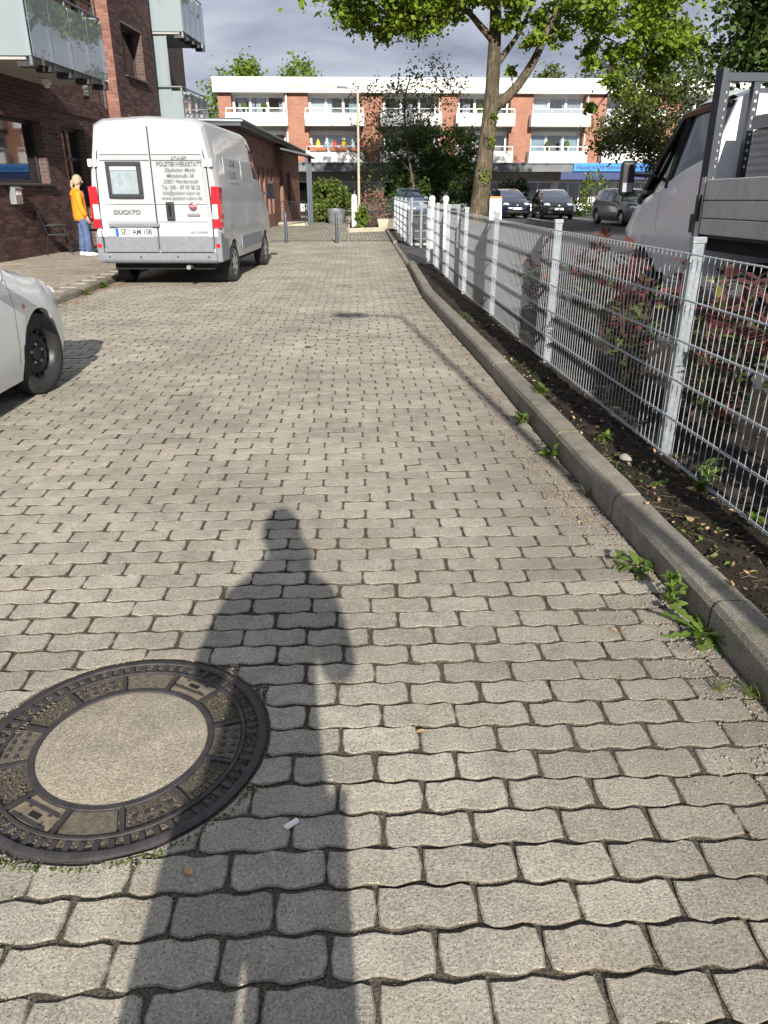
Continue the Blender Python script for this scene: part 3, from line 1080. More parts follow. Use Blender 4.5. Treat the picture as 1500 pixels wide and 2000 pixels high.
def pane_unit(root, fr, u0, u1, z0, z1, depth, frame='dark_metal', glassm='dark_glass', mull=1, fw=0.06, name='window', sill=None, cross=None, back='room_dark', backd=0.5, cur=None):
    """window set back in the wall frame fr"""
    P0, t, nrm, rot = fr
    at = lambda u, w, d: P0 + t * u + Vector((0, 0, w)) - nrm * d
    um = (u0 + u1) / 2
    wd, ht = u1 - u0, z1 - z0
    f = MB()
    for a in (u0 + fw / 2, u1 - fw / 2):
        f.box(at(a, (z0 + z1) / 2, depth), (fw, 0.07, ht), M=rot)
    for a in (z0 + fw / 2, z1 - fw / 2):
        f.box(at(um, a, depth), (wd - 2 * fw, 0.066, fw), M=rot)
    for k in range(1, mull):
        f.box(at(u0 + wd * k / mull, (z0 + z1) / 2, depth), (fw, 0.062, ht - 2 * fw), M=rot)
    if cross:
        f.box(at(um, cross, depth), (wd - 2 * fw, 0.058, fw), M=rot)
    w = f.build(name, frame, root)
    for k in range(mull):
        g_ = MB()
        a, c_ = u0 + wd * k / mull, u0 + wd * (k + 1) / mull
        g_.box(at((a + c_) / 2, (z0 + z1) / 2, depth), ((c_ - a) - fw * 0.9, 0.012, ht - fw * 1.9), M=rot)
        g_.build('pane', glassm, w)
    if cur:
        for (a, c_, mt_) in cur:
            k_ = MB()
            k_.box(at(u0 + wd * (a + c_) / 2, (z0 + z1) / 2, depth + 0.12), (wd * (c_ - a), 0.03, ht - 0.1), M=rot)
            k_.build('curtain', mt_, w)
    if back:
        r_ = MB()
        r_.box(at(um, (z0 + z1) / 2, depth + backd), (wd + 0.1, 0.02, ht + 0.1), M=rot)
        r_.build('room', back, w)
    if sill:
        s_ = MB()
        s_.box(at(um, z0 - 0.03, 0.02), (wd + 0.12, 0.22, 0.04), M=rot)
        s_.build('sill', sill, w)
    return w

def fa(y):
    return -7.33 + 0.08 * (y - 16.35)
def fb(y):
    return -6.44 + 0.08 * (y - 23.5)

house = thing('brick_apartment_house', (-7, 16, 0), 'dark brick apartment house with frosted glass balconies and black windows', 'building')
house.location = (0, 0, 0)
YA = 12.0
s_ = math.sqrt(1 + 0.08 ** 2)
uA = lambda y: (y - YA) * s_
opA = [(uA(15.4), uA(19.25), 1.62, 2.92), (uA(20.2), uA(21.6), 0.1, 2.9), (uA(21.9), uA(23.42), 3.55, 10.5),
       (uA(16.2), uA(20.2), 4.0, 6.2)]
frA = wall(house, (fa(YA), YA), (fa(23.5), 23.5), 0.0, 11.0, opA, 'brick_dark', 'mortar_dark', 220)
pane_unit(house, frA, uA(15.4), uA(19.25), 1.62, 2.92, 0.24, backd=0.16, mull=2, sill='gutter_dark', fw=0.08, glassm='dark_glass')
dr = pane_unit(house, frA, uA(20.2), uA(21.6), 0.1, 2.9, 0.22, backd=0.16, mull=2, cross=2.2, name='door', fw=0.08)
pane_unit(house, frA, uA(21.9), uA(23.42), 3.55, 6.0, 0.10, mull=2, fw=0.08)
pane_unit(house, frA, uA(21.9), uA(23.42), 6.06, 8.4, 0.10, mull=2, fw=0.08)
pane_unit(house, frA, uA(21.9), uA(23.42), 8.46, 10.45, 0.10, mull=2, fw=0.08)
pane_unit(house, frA, uA(16.2), uA(20.2), 4.0, 6.2, 0.24, mull=4, fw=0.08)
# string course of projecting bricks above the ground floor
m = MB()
m.box(frA[0] + frA[1] * (uA(19.9) / 2 + 4) + Vector((0, 0, 3.22)) + frA[2] * 0.012, (12.0, 0.05, 0.05), M=frA[3])
m.build('string_course', 'brick_dark', house)
opS = []
wall(house, (fa(23.5) - 0.05, 23.5), (fb(23.5), 23.5), 0.0, 11.0, [], 'brick_brown', 'mortar_brown', 60, thick=0.3)
uB = lambda y: (y - 23.5) * s_
opB = [(uB(24.3), uB(26.0), 4.48, 5.75), (uB(24.3), uB(26.0), 7.3, 8.6), (uB(24.0), uB(26.4), 0.9, 3.42)]
frB = wall(house, (fb(23.52), 23.52), (fb(27.0), 27.0), 0.0, 11.0, opB, 'brick_dark', 'mortar_dark', 0, thick=0.5)
pane_unit(house, frB, uB(24.3), uB(26.0), 4.48, 5.75, 0.3, mull=2, sill='gutter_dark', fw=0.07, frame='dark_metal')
pane_unit(house, frB, uB(24.3), uB(26.0), 7.3, 8.6, 0.3, mull=2, sill='gutter_dark', fw=0.07)
pane_unit(house, frB, uB(24.0), uB(26.4), 0.9, 3.42, 0.3, mull=2, fw=0.07)
m = MB()      # wall of the house behind the far balconies
m.box((-7.6, 30.5, 5.5), (2.0, 7.0, 11.0))
m.build('rear_wing', 'mortar_dark', house)
m = MB()
m.box((fa(17) - 3.5, 17, 5.45), (6.0, 12, 10.9))
m.build('house_core', 'room_dark', house)

def balcony(y0, y1, xin, xout, zf, label_rail=0.16, screen=None, npan=4, nend=2):
    """slab with glass balustrade, end panel towards the street's near end"""
    sk = 0.08
    X = lambda y, x: x + sk * (y - y0)
    bal = MB()
    vs_ = [(X(y, x), y, z) for z in (zf - 0.18, zf) for x, y in ((xin, y0), (xout - 0.14, y0), (xout - 0.14, y1), (xin, y1))]
    bal.add(vs_, [(3, 2, 1, 0), (4, 5, 6, 7), (0, 1, 5, 4), (1, 2, 6, 5), (2, 3, 7, 6), (3, 0, 4, 7)])
    bal = bal.build('balcony', 'concrete', house)
    zt, zb = zf + 0.98, zf - 0.12
    ln = y1 - y0
    for k in range(npan):
        a, c_ = y0 + ln * k / npan + 0.02, y0 + ln * (k + 1) / npan - 0.02
        g_ = MB()
        g_.box((X((a + c_) / 2, xout), (a + c_) / 2, (zt + zb) / 2), (0.014, c_ - a, zt - zb), rz=-math.atan(sk))
        g_.build('glass_panel', 'street_glass', bal)
    for k in range(npan + 1):
        y = y0 + ln * k / npan
        p_ = MB()
        p_.box((X(y, xout - 0.045), y, zf + 0.40), (0.05, 0.035, 1.34))
        p_.build('post', 'zinc', bal)
        p_ = MB()
        p_.box((X(y, xout - 0.16), y - 0.14 if k else y + 0.1, zf - 0.245), (0.30, 0.20, 0.09))
        p_.build('bracket', 'black_plastic', bal)
    wd = xout - xin
    for k in range(nend):
        a, c_ = xin + wd * k / nend + 0.02, xin + wd * (k + 1) / nend - 0.02
        g_ = MB()
        g_.box(((a + c_) / 2, y0 - 0.03, (zt + zb) / 2), (c_ - a, 0.014, zt - zb))
        g_.build('glass_panel', 'frosted_glass', bal)
        p_ = MB()
        p_.box((a - 0.02, y0 + 0.01, zf + 0.40), (0.035, 0.045, 1.34))
        p_.build('post', 'zinc', bal)
    r_ = MB()
    r_.tube([(xin, y0 + 0.01, zf + 1.10), (xout - 0.04, y0 + 0.01, zf + 1.10), (X(y1, xout - 0.04), y1, zf + 1.10), (X(y1, xin), y1, zf + 1.10)], 0.024, 8)
    r_.build('handrail', 'zinc', bal)
    r_ = MB()
    r_.tube([(xin, y0 + 0.01, zt - 0.02), (xout - 0.04, y0 + 0.01, zt - 0.02), (X(y1, xout - 0.04), y1, zt - 0.02)], 0.018, 6)
    r_.build('top_rail', 'zinc', bal)
    if screen:
        g_ = MB()
        g_.box(((xin + screen) / 2, y0 + 0.1, zf + 1.35), (screen - xin, 0.014, 2.68))
        g_.build('privacy_screen', 'frosted_glass', bal)
        g_ = MB()
        g_.b(screen, screen + 0.05, y0 + 0.07, y0 + 0.13, zf, zf + 2.7)
        g_.build('screen_post', 'zinc', bal)
    return bal
balcony(16.0, 19.6, -7.6, -5.84, 3.86, npan=4, nend=2)
balcony(27.35, 29.9, -7.2, -5.22, 6.14, npan=4)
balcony(27.35, 30.3, -7.2, -5.42, 3.42, npan=4, screen=-5.85)
m = MB()
m.box((-6.6, 18.6, 3.62), (0.14, 0.14, 0.10))
m.lathe([(0.05, -0.02), (0.06, 0.02), (0.04, 0.06)], 12, (-6.6, 18.6, 3.53))
m.build('ceiling_lamp', 'white_frame', house)

# mailbox
mb_ = thing('mailbox', (fa(17.35) + 0.08, 17.35, 1.2), 'grey metal letterbox mounted on the dark brick wall', 'mailbox', rz=-math.atan(0.08))
m = MB()
m.prism([(-0.07, 0), (0.06, 0), (0.075, 0.30), (-0.07, 0.36)], 'Y', -0.15, 0.15)
m.build('box', 'mailbox_grey', mb_, bevel=0.008)
m = MB()
m.prism([(-0.072, 0.365), (0.10, 0.30), (0.10, 0.312), (-0.072, 0.377)], 'Y', -0.165, 0.165)
m.build('lid', 'mailbox_grey', mb_)
m = MB()
m.b(0.068, 0.075, -0.1, 0.1, 0.18, 0.26)
m.build('name_card', 'plate_white', mb_)

# ---------------------------------------------------------------- low brick building
def fl(y):
    return -3.86 + 0.036 * (y - 26.6)
low = thing('low_brick_building', (0, 0, 0), 'single storey brown brick building with flat grey roof edge behind the van', 'building')
s2 = math.sqrt(1 + 0.036 ** 2)
uL = lambda y: (y - 26.6) * s2
opL = []
for k in range(5):
    a = 30.2 + k * 1.25
    opL.append((uL(a), uL(a + 0.62), 0.55, 2.35))
opL.append((uL(38.0), uL(39.3), 0.0, 2.35))
opL.append((uL(41.0), uL(42.5), 0.8, 2.3))
frL = wall(low, (fl(26.6), 26.6), (fl(47), 47), -0.02, 3.32, opL, 'brick_brown', 'mortar_brown', 0, thick=0.42)
for o_ in opL[:5]:
    pane_unit(low, frL, o_[0], o_[1], o_[2], o_[3], 0.36, fw=0.05, mull=1, backd=0.1)
pane_unit(low, frL, opL[5][0], opL[5][1], 0.02, 2.33, 0.3, fw=0.08, mull=1, name='door')
pane_unit(low, frL, opL[6][0], opL[6][1], 0.82, 2.28, 0.3, fw=0.06, mull=2)
wall(low, (-6.4, 26.6), (fl(26.6) + 0.002, 26.6), -0.02, 3.32, [], 'brick_brown', 'mortar_brown', 120)
m = MB()
r0, r1 = 0.36, -0.3
vs_ = []
for z in (3.34, 3.52):
    vs_ += [(-6.2, 26.25, z), (fl(26.25) + r0, 26.25, z), (fl(47.3) + r0, 47.3, z), (-9, 47.3, z), (-9, 28, z), (-6.2, 28, z)]
n = 6
m.add(vs_, [tuple(range(n - 1, -1, -1)), tuple(range(n, 2 * n))] + [(k, (k + 1) % n, n + (k + 1) % n, n + k) for k in range(n)])
rf = m.build('roof', 'gutter_dark', low)
m = MB()
m.tube([(-6.2, 26.22, 3.50), (fl(26.2) + r0 + 0.03, 26.22, 3.50), (fl(47.3) + r0 + 0.03, 47.3, 3.50)], 0.06, 8)
m.build('gutter', 'zinc', rf, smooth=50)
for k in range(4):
    y = 28.6 + 1.55 * k
    l_ = MB()
    l_.prism([(0, 0), (0.11, 0.16), (0.0, 0.22)], 'Y', y - 0.05, y + 0.05)
    l_.build('wall_lamp', 'zinc', low, loc=(fl(y) + 0.005, 0, 2.62))
m = MB()
m.box((-6.6, 37, 1.6), (4.8, 20.5, 3.2))
m.build('inner_core', 'room_dark', low)
# entrance canopy with its posts
can = thing('entrance_canopy', (0, 0, 0), 'grey lean-to canopy on slim steel posts by the low brick building', 'canopy')
m = MB()
m.add([(fl(37) + 0.06, 36.2, 3.18), (-1.95, 36.2, 2.86), (-1.85, 40.2, 2.86), (fl(40) + 0.06, 40.2, 3.18),
       (fl(37) + 0.06, 36.2, 3.26), (-1.95, 36.2, 2.94), (-1.85, 40.2, 2.94), (fl(40) + 0.06, 40.2, 3.26)],
      [(3, 2, 1, 0), (4, 5, 6, 7), (0, 1, 5, 4), (1, 2, 6, 5), (2, 3, 7, 6), (3, 0, 4, 7)])
m.build('canopy_roof', 'gutter_dark', can)
for i, y in enumerate((36.4, 37.0, 37.6, 38.2)):
    p_ = MB()
    p_.b(-2.08 + i * 0.02, -2.0 + i * 0.02, y - 0.04, y + 0.04, 0, 2.87)
    p_.build('post', 'blue_grey_metal', can)
m = MB()
m.b(-2.07, -2.02, 36.45, 38.2, 0.15, 1.35)
m.build('side_panel', 'blue_grey_metal', can)

# steel railing by the entrance
rail = thing('steel_railing', (0, 0, 0), 'thin dark steel bar railing in front of the low building entrance', 'railing')
for z in (0.22, 1.02):
    m = MB()
    m.tube([(fl(36) + 0.05, 35.6, z), (-2.15, 35.9, z)], 0.018, 6)
    m.build('rail', 'dark_metal', rail)
for k in range(13):
    x = fl(36) + 0.07 + k * 0.108
    m = MB()
    m.tube([(x, 35.6 + 0.3 * k / 12, 0.0 if k in (0, 12) else 0.22), (x, 35.6 + 0.3 * k / 12, 1.02)], 0.009 if k not in (0, 12) else 0.02, 5)
    m.build('bar', 'dark_metal', rail)
m = MB()
m.b(fl(36) + 0.1, -2.1, 36.05, 37.9, 0.0, 0.14)
m.build('landing', 'edging', rail)

# ---------------------------------------------------------------- shop row at the end of the street
YB = 60.0
shop = thing('shop_row_building', (0, 0, 0), 'three storey block with orange brick piers, white balconies and shops below', 'building')
PX = [(-9.5, -8.58), (-4.80, -3.14), (0.62, 2.22), (6.16, 7.64), (11.43, 13.05), (16.89, 18.41), (22.3, 23.9), (27.7, 29.3)]
m = MB()
m.b(-9.35, 33, YB + 1.5, YB + 10, 0, 8.5)
m.build('core', 'beige_render', shop)
m = MB()
m.b(-9.75, 34, YB - 0.45, YB + 10, 7.80, 8.68)
rf = m.build('roof_parapet', 'white_render', shop, bevel=0.02)
m = MB()
m.b(-9.8, 34, YB - 0.50, YB + 10, 8.66, 8.74)
m.build('coping', 'white_frame', rf)
for k in range(11):        # worn lettering-like marks left on the parapet
    m = MB()
    x = -7.6 + k * 3.1 + rnd.uniform(-0.5, 0.5)
    m.b(x, x + rnd.uniform(0.4, 1.6), YB - 0.455, YB - 0.452, 8.12, 8.22)
    m.build('weather_stain', 'edging', rf)
for a, c_ in PX:
    m = MB()
    m.b(a, c_, YB, YB + 1.6, 3.3, 7.81)
    m.build('brick_pier', 'brick_orange', shop)
m = MB()
m.b(-9.4, 34, YB + 0.9, YB + 1.2, 3.3, 3.6)
m.build('floor_slab', 'concrete', shop)
m = MB()
m.b(-9.4, 34, YB + 0.3, YB + 1.6, 5.45, 5.75)
m.build('floor_slab', 'concrete', shop)
frW = (Vector((0, YB + 0.7, 0)), Vector((1, 0, 0)), Vector((0, -1, 0)), Matrix.Identity(3))
CUR = [[(0.10, 0.2, 'curtain'), (0.30, 0.42, 'curtain'), (0.44, 0.62, 'blind'), (0.88, 1.0, 'curtain')], [(0.02, 0.45, 'plate_white'), (0.78, 1.0, 'pale_blue')],
       [(0.40, 0.55, 'curtain')], [(0.1, 0.25, 'curtain')], [(0.02, 0.36, 'plate_white'), (0.60, 0.98, 'curtain')], [(0.3, 0.9, 'curtain')], []]
for i in range(7):
    a, c_ = PX[i][1], PX[i + 1][0]
    for fl_ in (0, 1):
        zf = 5.75 if fl_ else 3.35
        zh = 7.72 if fl_ else 5.36
        cur = CUR[i] if fl_ else ([(0.35, 0.45, 'curtain')] if i != 4 else [(0.0, 0.38, 'pale_blue'), (0.62, 1.0, 'pale_blue')])
        w = pane_unit(shop, frW, a + 0.02, c_ - 0.02, zf + 0.1, zh, 0.0, frame='white_frame', glassm='window_glass', mull=3, fw=0.16, backd=0.9, cur=cur)
        m = MB()
        m.b(a, c_, YB + 0.45, YB + 0.85, zh, zh + (0.08 if fl_ else 0.10))
        m.build('blind_box', 'white_frame', shop)
        # balcony
        x0, x1 = a - (0.22 if i else 0.35), c_ + 0.22
        bz0 = 5.70 if fl_ else 3.30
        m = MB()
        m.b(x0, x1, YB - 0.85, YB - 0.75, bz0, bz0 + 0.80)
        m.b(x0, x0 + 0.09, YB - 0.751, YB - 0.002, bz0, bz0 + 0.80)
        m.b(x1 - 0.09, x1, YB - 0.751, YB - 0.002, bz0, bz0 + 0.80)
        m.b(x0 + 0.091, x1 - 0.091, YB - 0.749, YB + 0.28, bz0 + 0.002, bz0 + 0.14)
        bl = m.build('balcony', 'white_render', shop)
        r_ = MB()
        r_.tube([(x0 + 0.05, YB - 0.8, bz0 + 1.08), (x1 - 0.05, YB - 0.8, bz0 + 1.08)], 0.035, 6)
        r_.build('handrail', 'white_frame', bl)
        for k in range(4):
            r_ = MB()
            xx = x0 + 0.06 + (x1 - x0 - 0.12) * k / 3
            r_.tube([(xx, YB - 0.8, bz0 + 0.8), (xx, YB - 0.8, bz0 + 1.08)], 0.028, 6)
            r_.build('rail_post', 'white_frame', bl)
        if i == 1 and not fl_:
            for k in range(3):
                f_ = MB()
                xx = x0 + 0.3 + k * 1.45
                f_.b(xx, xx + 1.2, YB - 1.0, YB - 0.86, bz0 + 0.78, bz0 + 1.0)
                f_.build('flower_box', 'terracotta', bl)
            for k in range(7):
                f_ = MB()
                xx = x0 + 0.25 + k * 0.62
                hh = rnd.uniform(0.25, 0.7)
                f_.lathe([(0.14, 0), (0.17, hh * 0.5), (0.02, hh)], 8, (xx, YB - 0.3, bz0 + 1.0))
                f_.build('parasol_ornament', ('flag_red', 'flag_yellow', 'pale_blue')[k % 3], bl)
        if i in (4, 5) and fl_:
            g_ = MB()
            g_.b(x0 + 0.1, x1 - 0.1, YB - 0.815, YB - 0.805, bz0 + 0.8, bz0 + 1.06)
            g_.build('glass_strip', 'frosted_glass', bl)
for i in (1, 3, 5):      # rainwater pipes beside the piers
    m = MB()
    m.tube([(PX[i][0] + 0.12, YB - 0.06, 3.3), (PX[i][0] + 0.12, YB - 0.06, 7.8)], 0.05, 8)
    m.build('downpipe', 'white_frame', shop)
for i, (xx, zz) in enumerate(((-7.6, 6.5), (-6.2, 6.5), (3.2, 4.1), (9.1, 6.5), (14.2, 4.1), (15.6, 4.1), (20.1, 6.5))):      # pots on the balcony edges
    m = MB()
    m.lathe([(0.0, 0.0), (0.10, 0.0), (0.14, 0.22), (0.0, 0.22)], 10, (xx, YB - 0.55, zz + 0.02))
    m.lathe([(0.12, 0.0), (0.24, 0.15), (0.18, 0.4), (0.03, 0.5)], 8, (xx, YB - 0.55, zz + 0.2))
    m.build('balcony_plant', 'mid_leaf', shop)
# shop floor
m = MB()
m.b(-9.6, 34, YB - 1.6, YB + 1.0, 2.72, 3.27)
fs = m.build('fascia', 'fascia_grey', shop)
m = MB()
m.b(-9.7, 34, YB - 1.7, YB - 1.0, 3.24, 3.32)
m.build('fascia_flashing', 'zinc', fs)
m = MB()
m.b(-9.5, 34, YB + 0.9, YB + 1.5, 2.12, 2.73)
m.build('shop_lintel', 'beige_render', shop)
frS = (Vector((0, YB + 1.05, 0)), Vector((1, 0, 0)), Vector((0, -1, 0)), Matrix.Identity(3))
x = -9.2
k = 0
while x < 31:
    wdt = (2.9, 1.15, 3.3, 2.6, 1.2, 3.0)[k % 6]
    door = wdt < 1.5
    pane_unit(shop, frS, x, x + wdt, 0.05 if door else 0.45, 2.13, 0.0, frame='white_frame', glassm='dark_glass', mull=1 if door else 3, fw=0.10, name='shop_door' if door else 'shop_window', backd=1.2)
    m = MB()
    m.b(x + wdt + 0.001, x + wdt + 0.35, YB + 0.92, YB + 1.3, 0, 2.13)
    m.build('shop_pier', 'white_render', shop)
    if not door:
        m = MB()
        m.b(x, x + wdt, YB + 0.94, YB + 1.25, 0, 0.45)
        m.build('stall_riser', 'white_render', shop)
    x += wdt + 0.36
    k += 1
# signs on the fascia
sg = thing('practice_sign', (15.95, YB - 1.66, 2.75), 'bright blue fascia sign reading Hausärztliche Gemeinschaftspraxis', 'sign')
m = MB()
m.b(0, 6.4, -0.10, 0.05, 0.0, 0.52)
m.build('sign_panel', 'sign_blue', sg)
text('lettering', 'Hausärztliche Gemeinschaftspraxis', 0.40, 'sign_navy', sg, (0.18, -0.105, 0.25), (R(90), 0, 0), shear=0.15, sx=0.95, align='LEFT', weight=0.006)
sg = thing('shop_awning_board', (15.1, YB - 1.55, 2.2), 'dark navy board hanging below the blue practice sign', 'sign')
m = MB()
m.b(0, 7.4, -0.06, 0.0, 0.0, 0.52)
m.build('board', 'sign_navy', sg)
# ================================================================== VEHICLES
def pchip(xk, yk, x):
    xk, yk = np.array(xk, float), np.array(yk, float)
    h = np.diff(xk)
    d = np.diff(yk) / h
    mm = np.zeros(len(xk))
    for i in range(1, len(xk) - 1):
        if d[i - 1] * d[i] > 0:
            w1, w2 = 2 * h[i] + h[i - 1], h[i] + 2 * h[i - 1]
            mm[i] = (w1 + w2) / (w1 / d[i - 1] + w2 / d[i])
    mm[0], mm[-1] = d[0], d[-1]
    i = np.clip(np.searchsorted(xk, x) - 1, 0, len(h) - 1)
    t = (x - xk[i]) / h[i]
    return (yk[i] * (1 + 2 * t) * (1 - t) ** 2 + mm[i] * h[i] * t * (1 - t) ** 2 + yk[i + 1] * t * t * (3 - 2 * t) + mm[i + 1] * h[i] * t * t * (t - 1))

# half section control: bottom, widest, shoulder, roof edge, crown
KEYS = ('zb', 'wb', 'zm', 'wm', 'zs', 'ws', 'zr', 'wr', 'zt')
SEG = ((0, 1, 1), (1, 2, 3), (2, 3, 3), (3, 4, 6), (4, 5, 3), (5, 6, 3))
NR = sum(s[2] for s in SEG)
def loft(table, arches, arch_r, step=0.05, extra=()):
    """table: {y: (zb,wb,zm,wm,zs,ws,zr,wr,zt)}; returns stations and half rings"""
    yk = sorted(table)
    ysn = sorted(set(np.round(np.concatenate([np.arange(yk[0], yk[-1], step), [yk[-1]], np.array(list(extra))]), 4)))
    for ya in arches:
        ysn += [round(ya + arch_r * math.cos(w), 4) for w in np.linspace(0, math.pi, 17)]
    ysn = sorted(set(ysn))
    cols = [pchip(yk, [table[y][k] for y in yk], np.array(ysn)) for k in range(9)]
    rings = []
    for i, y in enumerate(ysn):
        zb, wb, zm, wm, zs, ws, zr, wr, zt = [c[i] for c in cols]
        az = -9
        for ya in arches:
            dd = abs(y - ya)
            if dd <= arch_r + 1e-4:
                az = max(az, 0.31 + math.sqrt(max(0, arch_r ** 2 - dd ** 2)))
        ctrl = [(0, zb), (wb, zb), (wm, zm), (ws, zs), (wr, zr), (wr * 0.80, zt - (zt - zr) * 0.28), (0, zt)]
        ring = [ctrl[0]]
        for a, c_, k in SEG:
            for j in range(1, k + 1):
                t = j / k
                P_ = np.array(ctrl[a]) * (1 - t) + np.array(ctrl[c_]) * t
                if a in (1, 2, 4) and 0 < t < 1:      # swell the sides and roof slightly
                    bul = math.sin(math.pi * t) * (0.018 if a in (1, 2) else 0.012)
                    P_ = P_ + np.array((bul, bul * 0.4 if a == 4 else 0))
                ring.append((float(P_[0]), float(P_[1])))
        rings.append([(x, max(z, az)) if z < az else (x, z) for x, z in ring])
    return ysn, rings

def shell(root, table, arches, arch_r, mats, windows, seams=(), step=0.05, name='body', offset=0.0):
    """build a body and its panes from the loft; windows: (part name, material, y0, y1, ring0, ring1, sides)"""
    ex = []
    for w in windows:
        ex += [w[2], w[3]]
    for (a, _, _) in seams:
        ex += [a - 0.004, a + 0.004]
    ysn, rings = loft(table, arches, arch_r, step, ex)
    n = NR + 1
    parts = {}
    for side in (-1, 1):
        for i in range(len(ysn) - 1):
            ym_ = (ysn[i] + ysn[i + 1]) / 2
            for k in range(NR):
                key = ('body', mats[0], 0)
                if k == 0:
                    key = ('underbody', 'underbody', 0)
                for wi, w in enumerate(windows):
                    if w[2] <= ym_ <= w[3] and w[4] <= k < w[5] and side in w[6]:
                        key = (w[0], w[1], wi * 4 + (side if w[4] < 13 else 0) + 2)
                for (a, r0, r1) in seams:
                    if abs(ym_ - a) < 0.0035 and r0 <= k < r1:
                        key = ('seam', 'black_plastic', 0)
                mb = parts.setdefault(key, MB())
                q = []
                for ii, kk in ((i, k), (i + 1, k), (i + 1, k + 1), (i, k + 1)):
                    x, z = rings[ii][kk]
                    dx = -0.012 if key[0] != 'body' and key[0] not in ('underbody', 'seam') else 0
                    q.append((side * max(0, x + dx), ysn[ii], z))
                if side < 0:
                    q = q[::-1]
                mb.add(q, [(0, 1, 2, 3)])
    for end, i in ((0, 0), (1, len(ysn) - 1)):
        rg = rings[i]
        pts = [(x, ysn[i], z) for x, z in rg] + [(-x, ysn[i], z) for x, z in reversed(rg[1:-1])]
        parts[('body', mats[0], 0)].poly(pts if end else pts[::-1])
    out = {}
    for key, mb in parts.items():
        me = mb.mesh(key[0], key[1], clean=False)
        bm = bmesh.new()
        bm.from_mesh(me)
        bmesh.ops.remove_doubles(bm, verts=bm.verts, dist=0.0008)
        bmesh.ops.recalc_face_normals(bm, faces=bm.faces)
        bm.to_mesh(me)
        bm.free()
        me.shade_smooth()
        me.set_sharp_from_angle(angle=R(32))
        out[key] = link(name if key[0] == 'body' else key[0], me, root)
    return out, ysn, rings

def wheel(root, x, y, r_=0.31, w=0.2, out=1, style='steel', cap='alloy'):
    """wheel centred at x,y on the ground; out = +1/-1 outward side"""
    wh = link('wheel', None, root, (x, y, r_))
    t = MB()
    hw = w / 2
    prof = [(r_ * 0.64, -hw * 0.82), (r_ * 0.80, -hw), (r_ * 0.93, -hw * 0.97), (r_ * 0.985, -hw * 0.82), (r_, -hw * 0.5), (r_, 0), (r_, hw * 0.5), (r_ * 0.985, hw * 0.82), (r_ * 0.93, hw * 0.97), (r_ * 0.80, hw), (r_ * 0.66, hw * 0.86), (r_ * 0.64, hw * 0.8)]
    t.lathe(prof, 48, axis='X', cap=False)
    for g_ in (-0.45, 0, 0.45):      # tread grooves
        t.lathe([(r_ + 0.0008, hw * g_ - 0.006), (r_ + 0.0015, hw * g_ - 0.005), (r_ + 0.0015, hw * g_ + 0.005), (r_ + 0.0008, hw * g_ + 0.006)], 48, axis='X', cap=False)
    t.build('tyre', 'rubber', wh, smooth=50)
    d = MB()
    o = out
    if style == 'steel':
        d.lathe([(r_ * 0.655, o * hw * 0.80), (r_ * 0.64, o * hw * 0.84), (r_ * 0.60, o * hw * 0.70), (r_ * 0.575, o * hw * 0.40), (r_ * 0.52, o * hw * 0.34), (r_ * 0.40, o * hw * 0.52), (r_ * 0.33, o * hw * 0.55), (r_ * 0.28, o * hw * 0.36), (r_ * 0.20, o * hw * 0.34), (r_ * 0.17, o * hw * 0.5), (0.0, o * hw * 0.5)], 40, axis='X', cap=False)
        d.build('rim', 'steel_rim', wh, smooth=40)
        for k in range(14):
            a = 2 * math.pi * k / 14
            h_ = MB()
            h_.lathe([(0.0, 0), (0.016, 0)], 10, axis='X')
            h_.build('vent_hole', 'void', wh, loc=(o * (hw * 0.375 + 0.004), r_ * 0.53 * math.cos(a), r_ * 0.53 * math.sin(a)), rot=(a, 0, 0))
        for k in range(5):
            a = 2 * math.pi * k / 5 + 0.3
            h_ = MB()
            h_.lathe([(0.011, 0), (0.011, o * 0.014), (0.006, o * 0.02), (0, o * 0.02)], 8, axis='X')
            h_.build('wheel_bolt', 'alloy', wh, loc=(o * hw * 0.36, r_ * 0.235 * math.cos(a), r_ * 0.235 * math.sin(a)))
    else:
        d.lathe([(r_ * 0.655, o * hw * 0.80), (r_ * 0.63, o * hw * 0.86), (r_ * 0.58, o * hw * 0.74), (r_ * 0.3, o * hw * 0.86), (r_ * 0.12, o * hw * 0.92), (0, o * hw * 0.92)], 32, axis='X', cap=False)
        d.build('rim', cap, wh, smooth=40)
        for k in range(7):
            a = 2 * math.pi * k / 7
            h_ = MB()
            h_.box((0, 0, 0), (0.004, r_ * 0.12, r_ * 0.22))
            h_.build('rim_opening', 'void', wh, loc=(o * (hw * 0.84), -r_ * 0.46 * math.sin(a), r_ * 0.46 * math.cos(a)), rot=(a, 0, o * 0.0))
    return wh

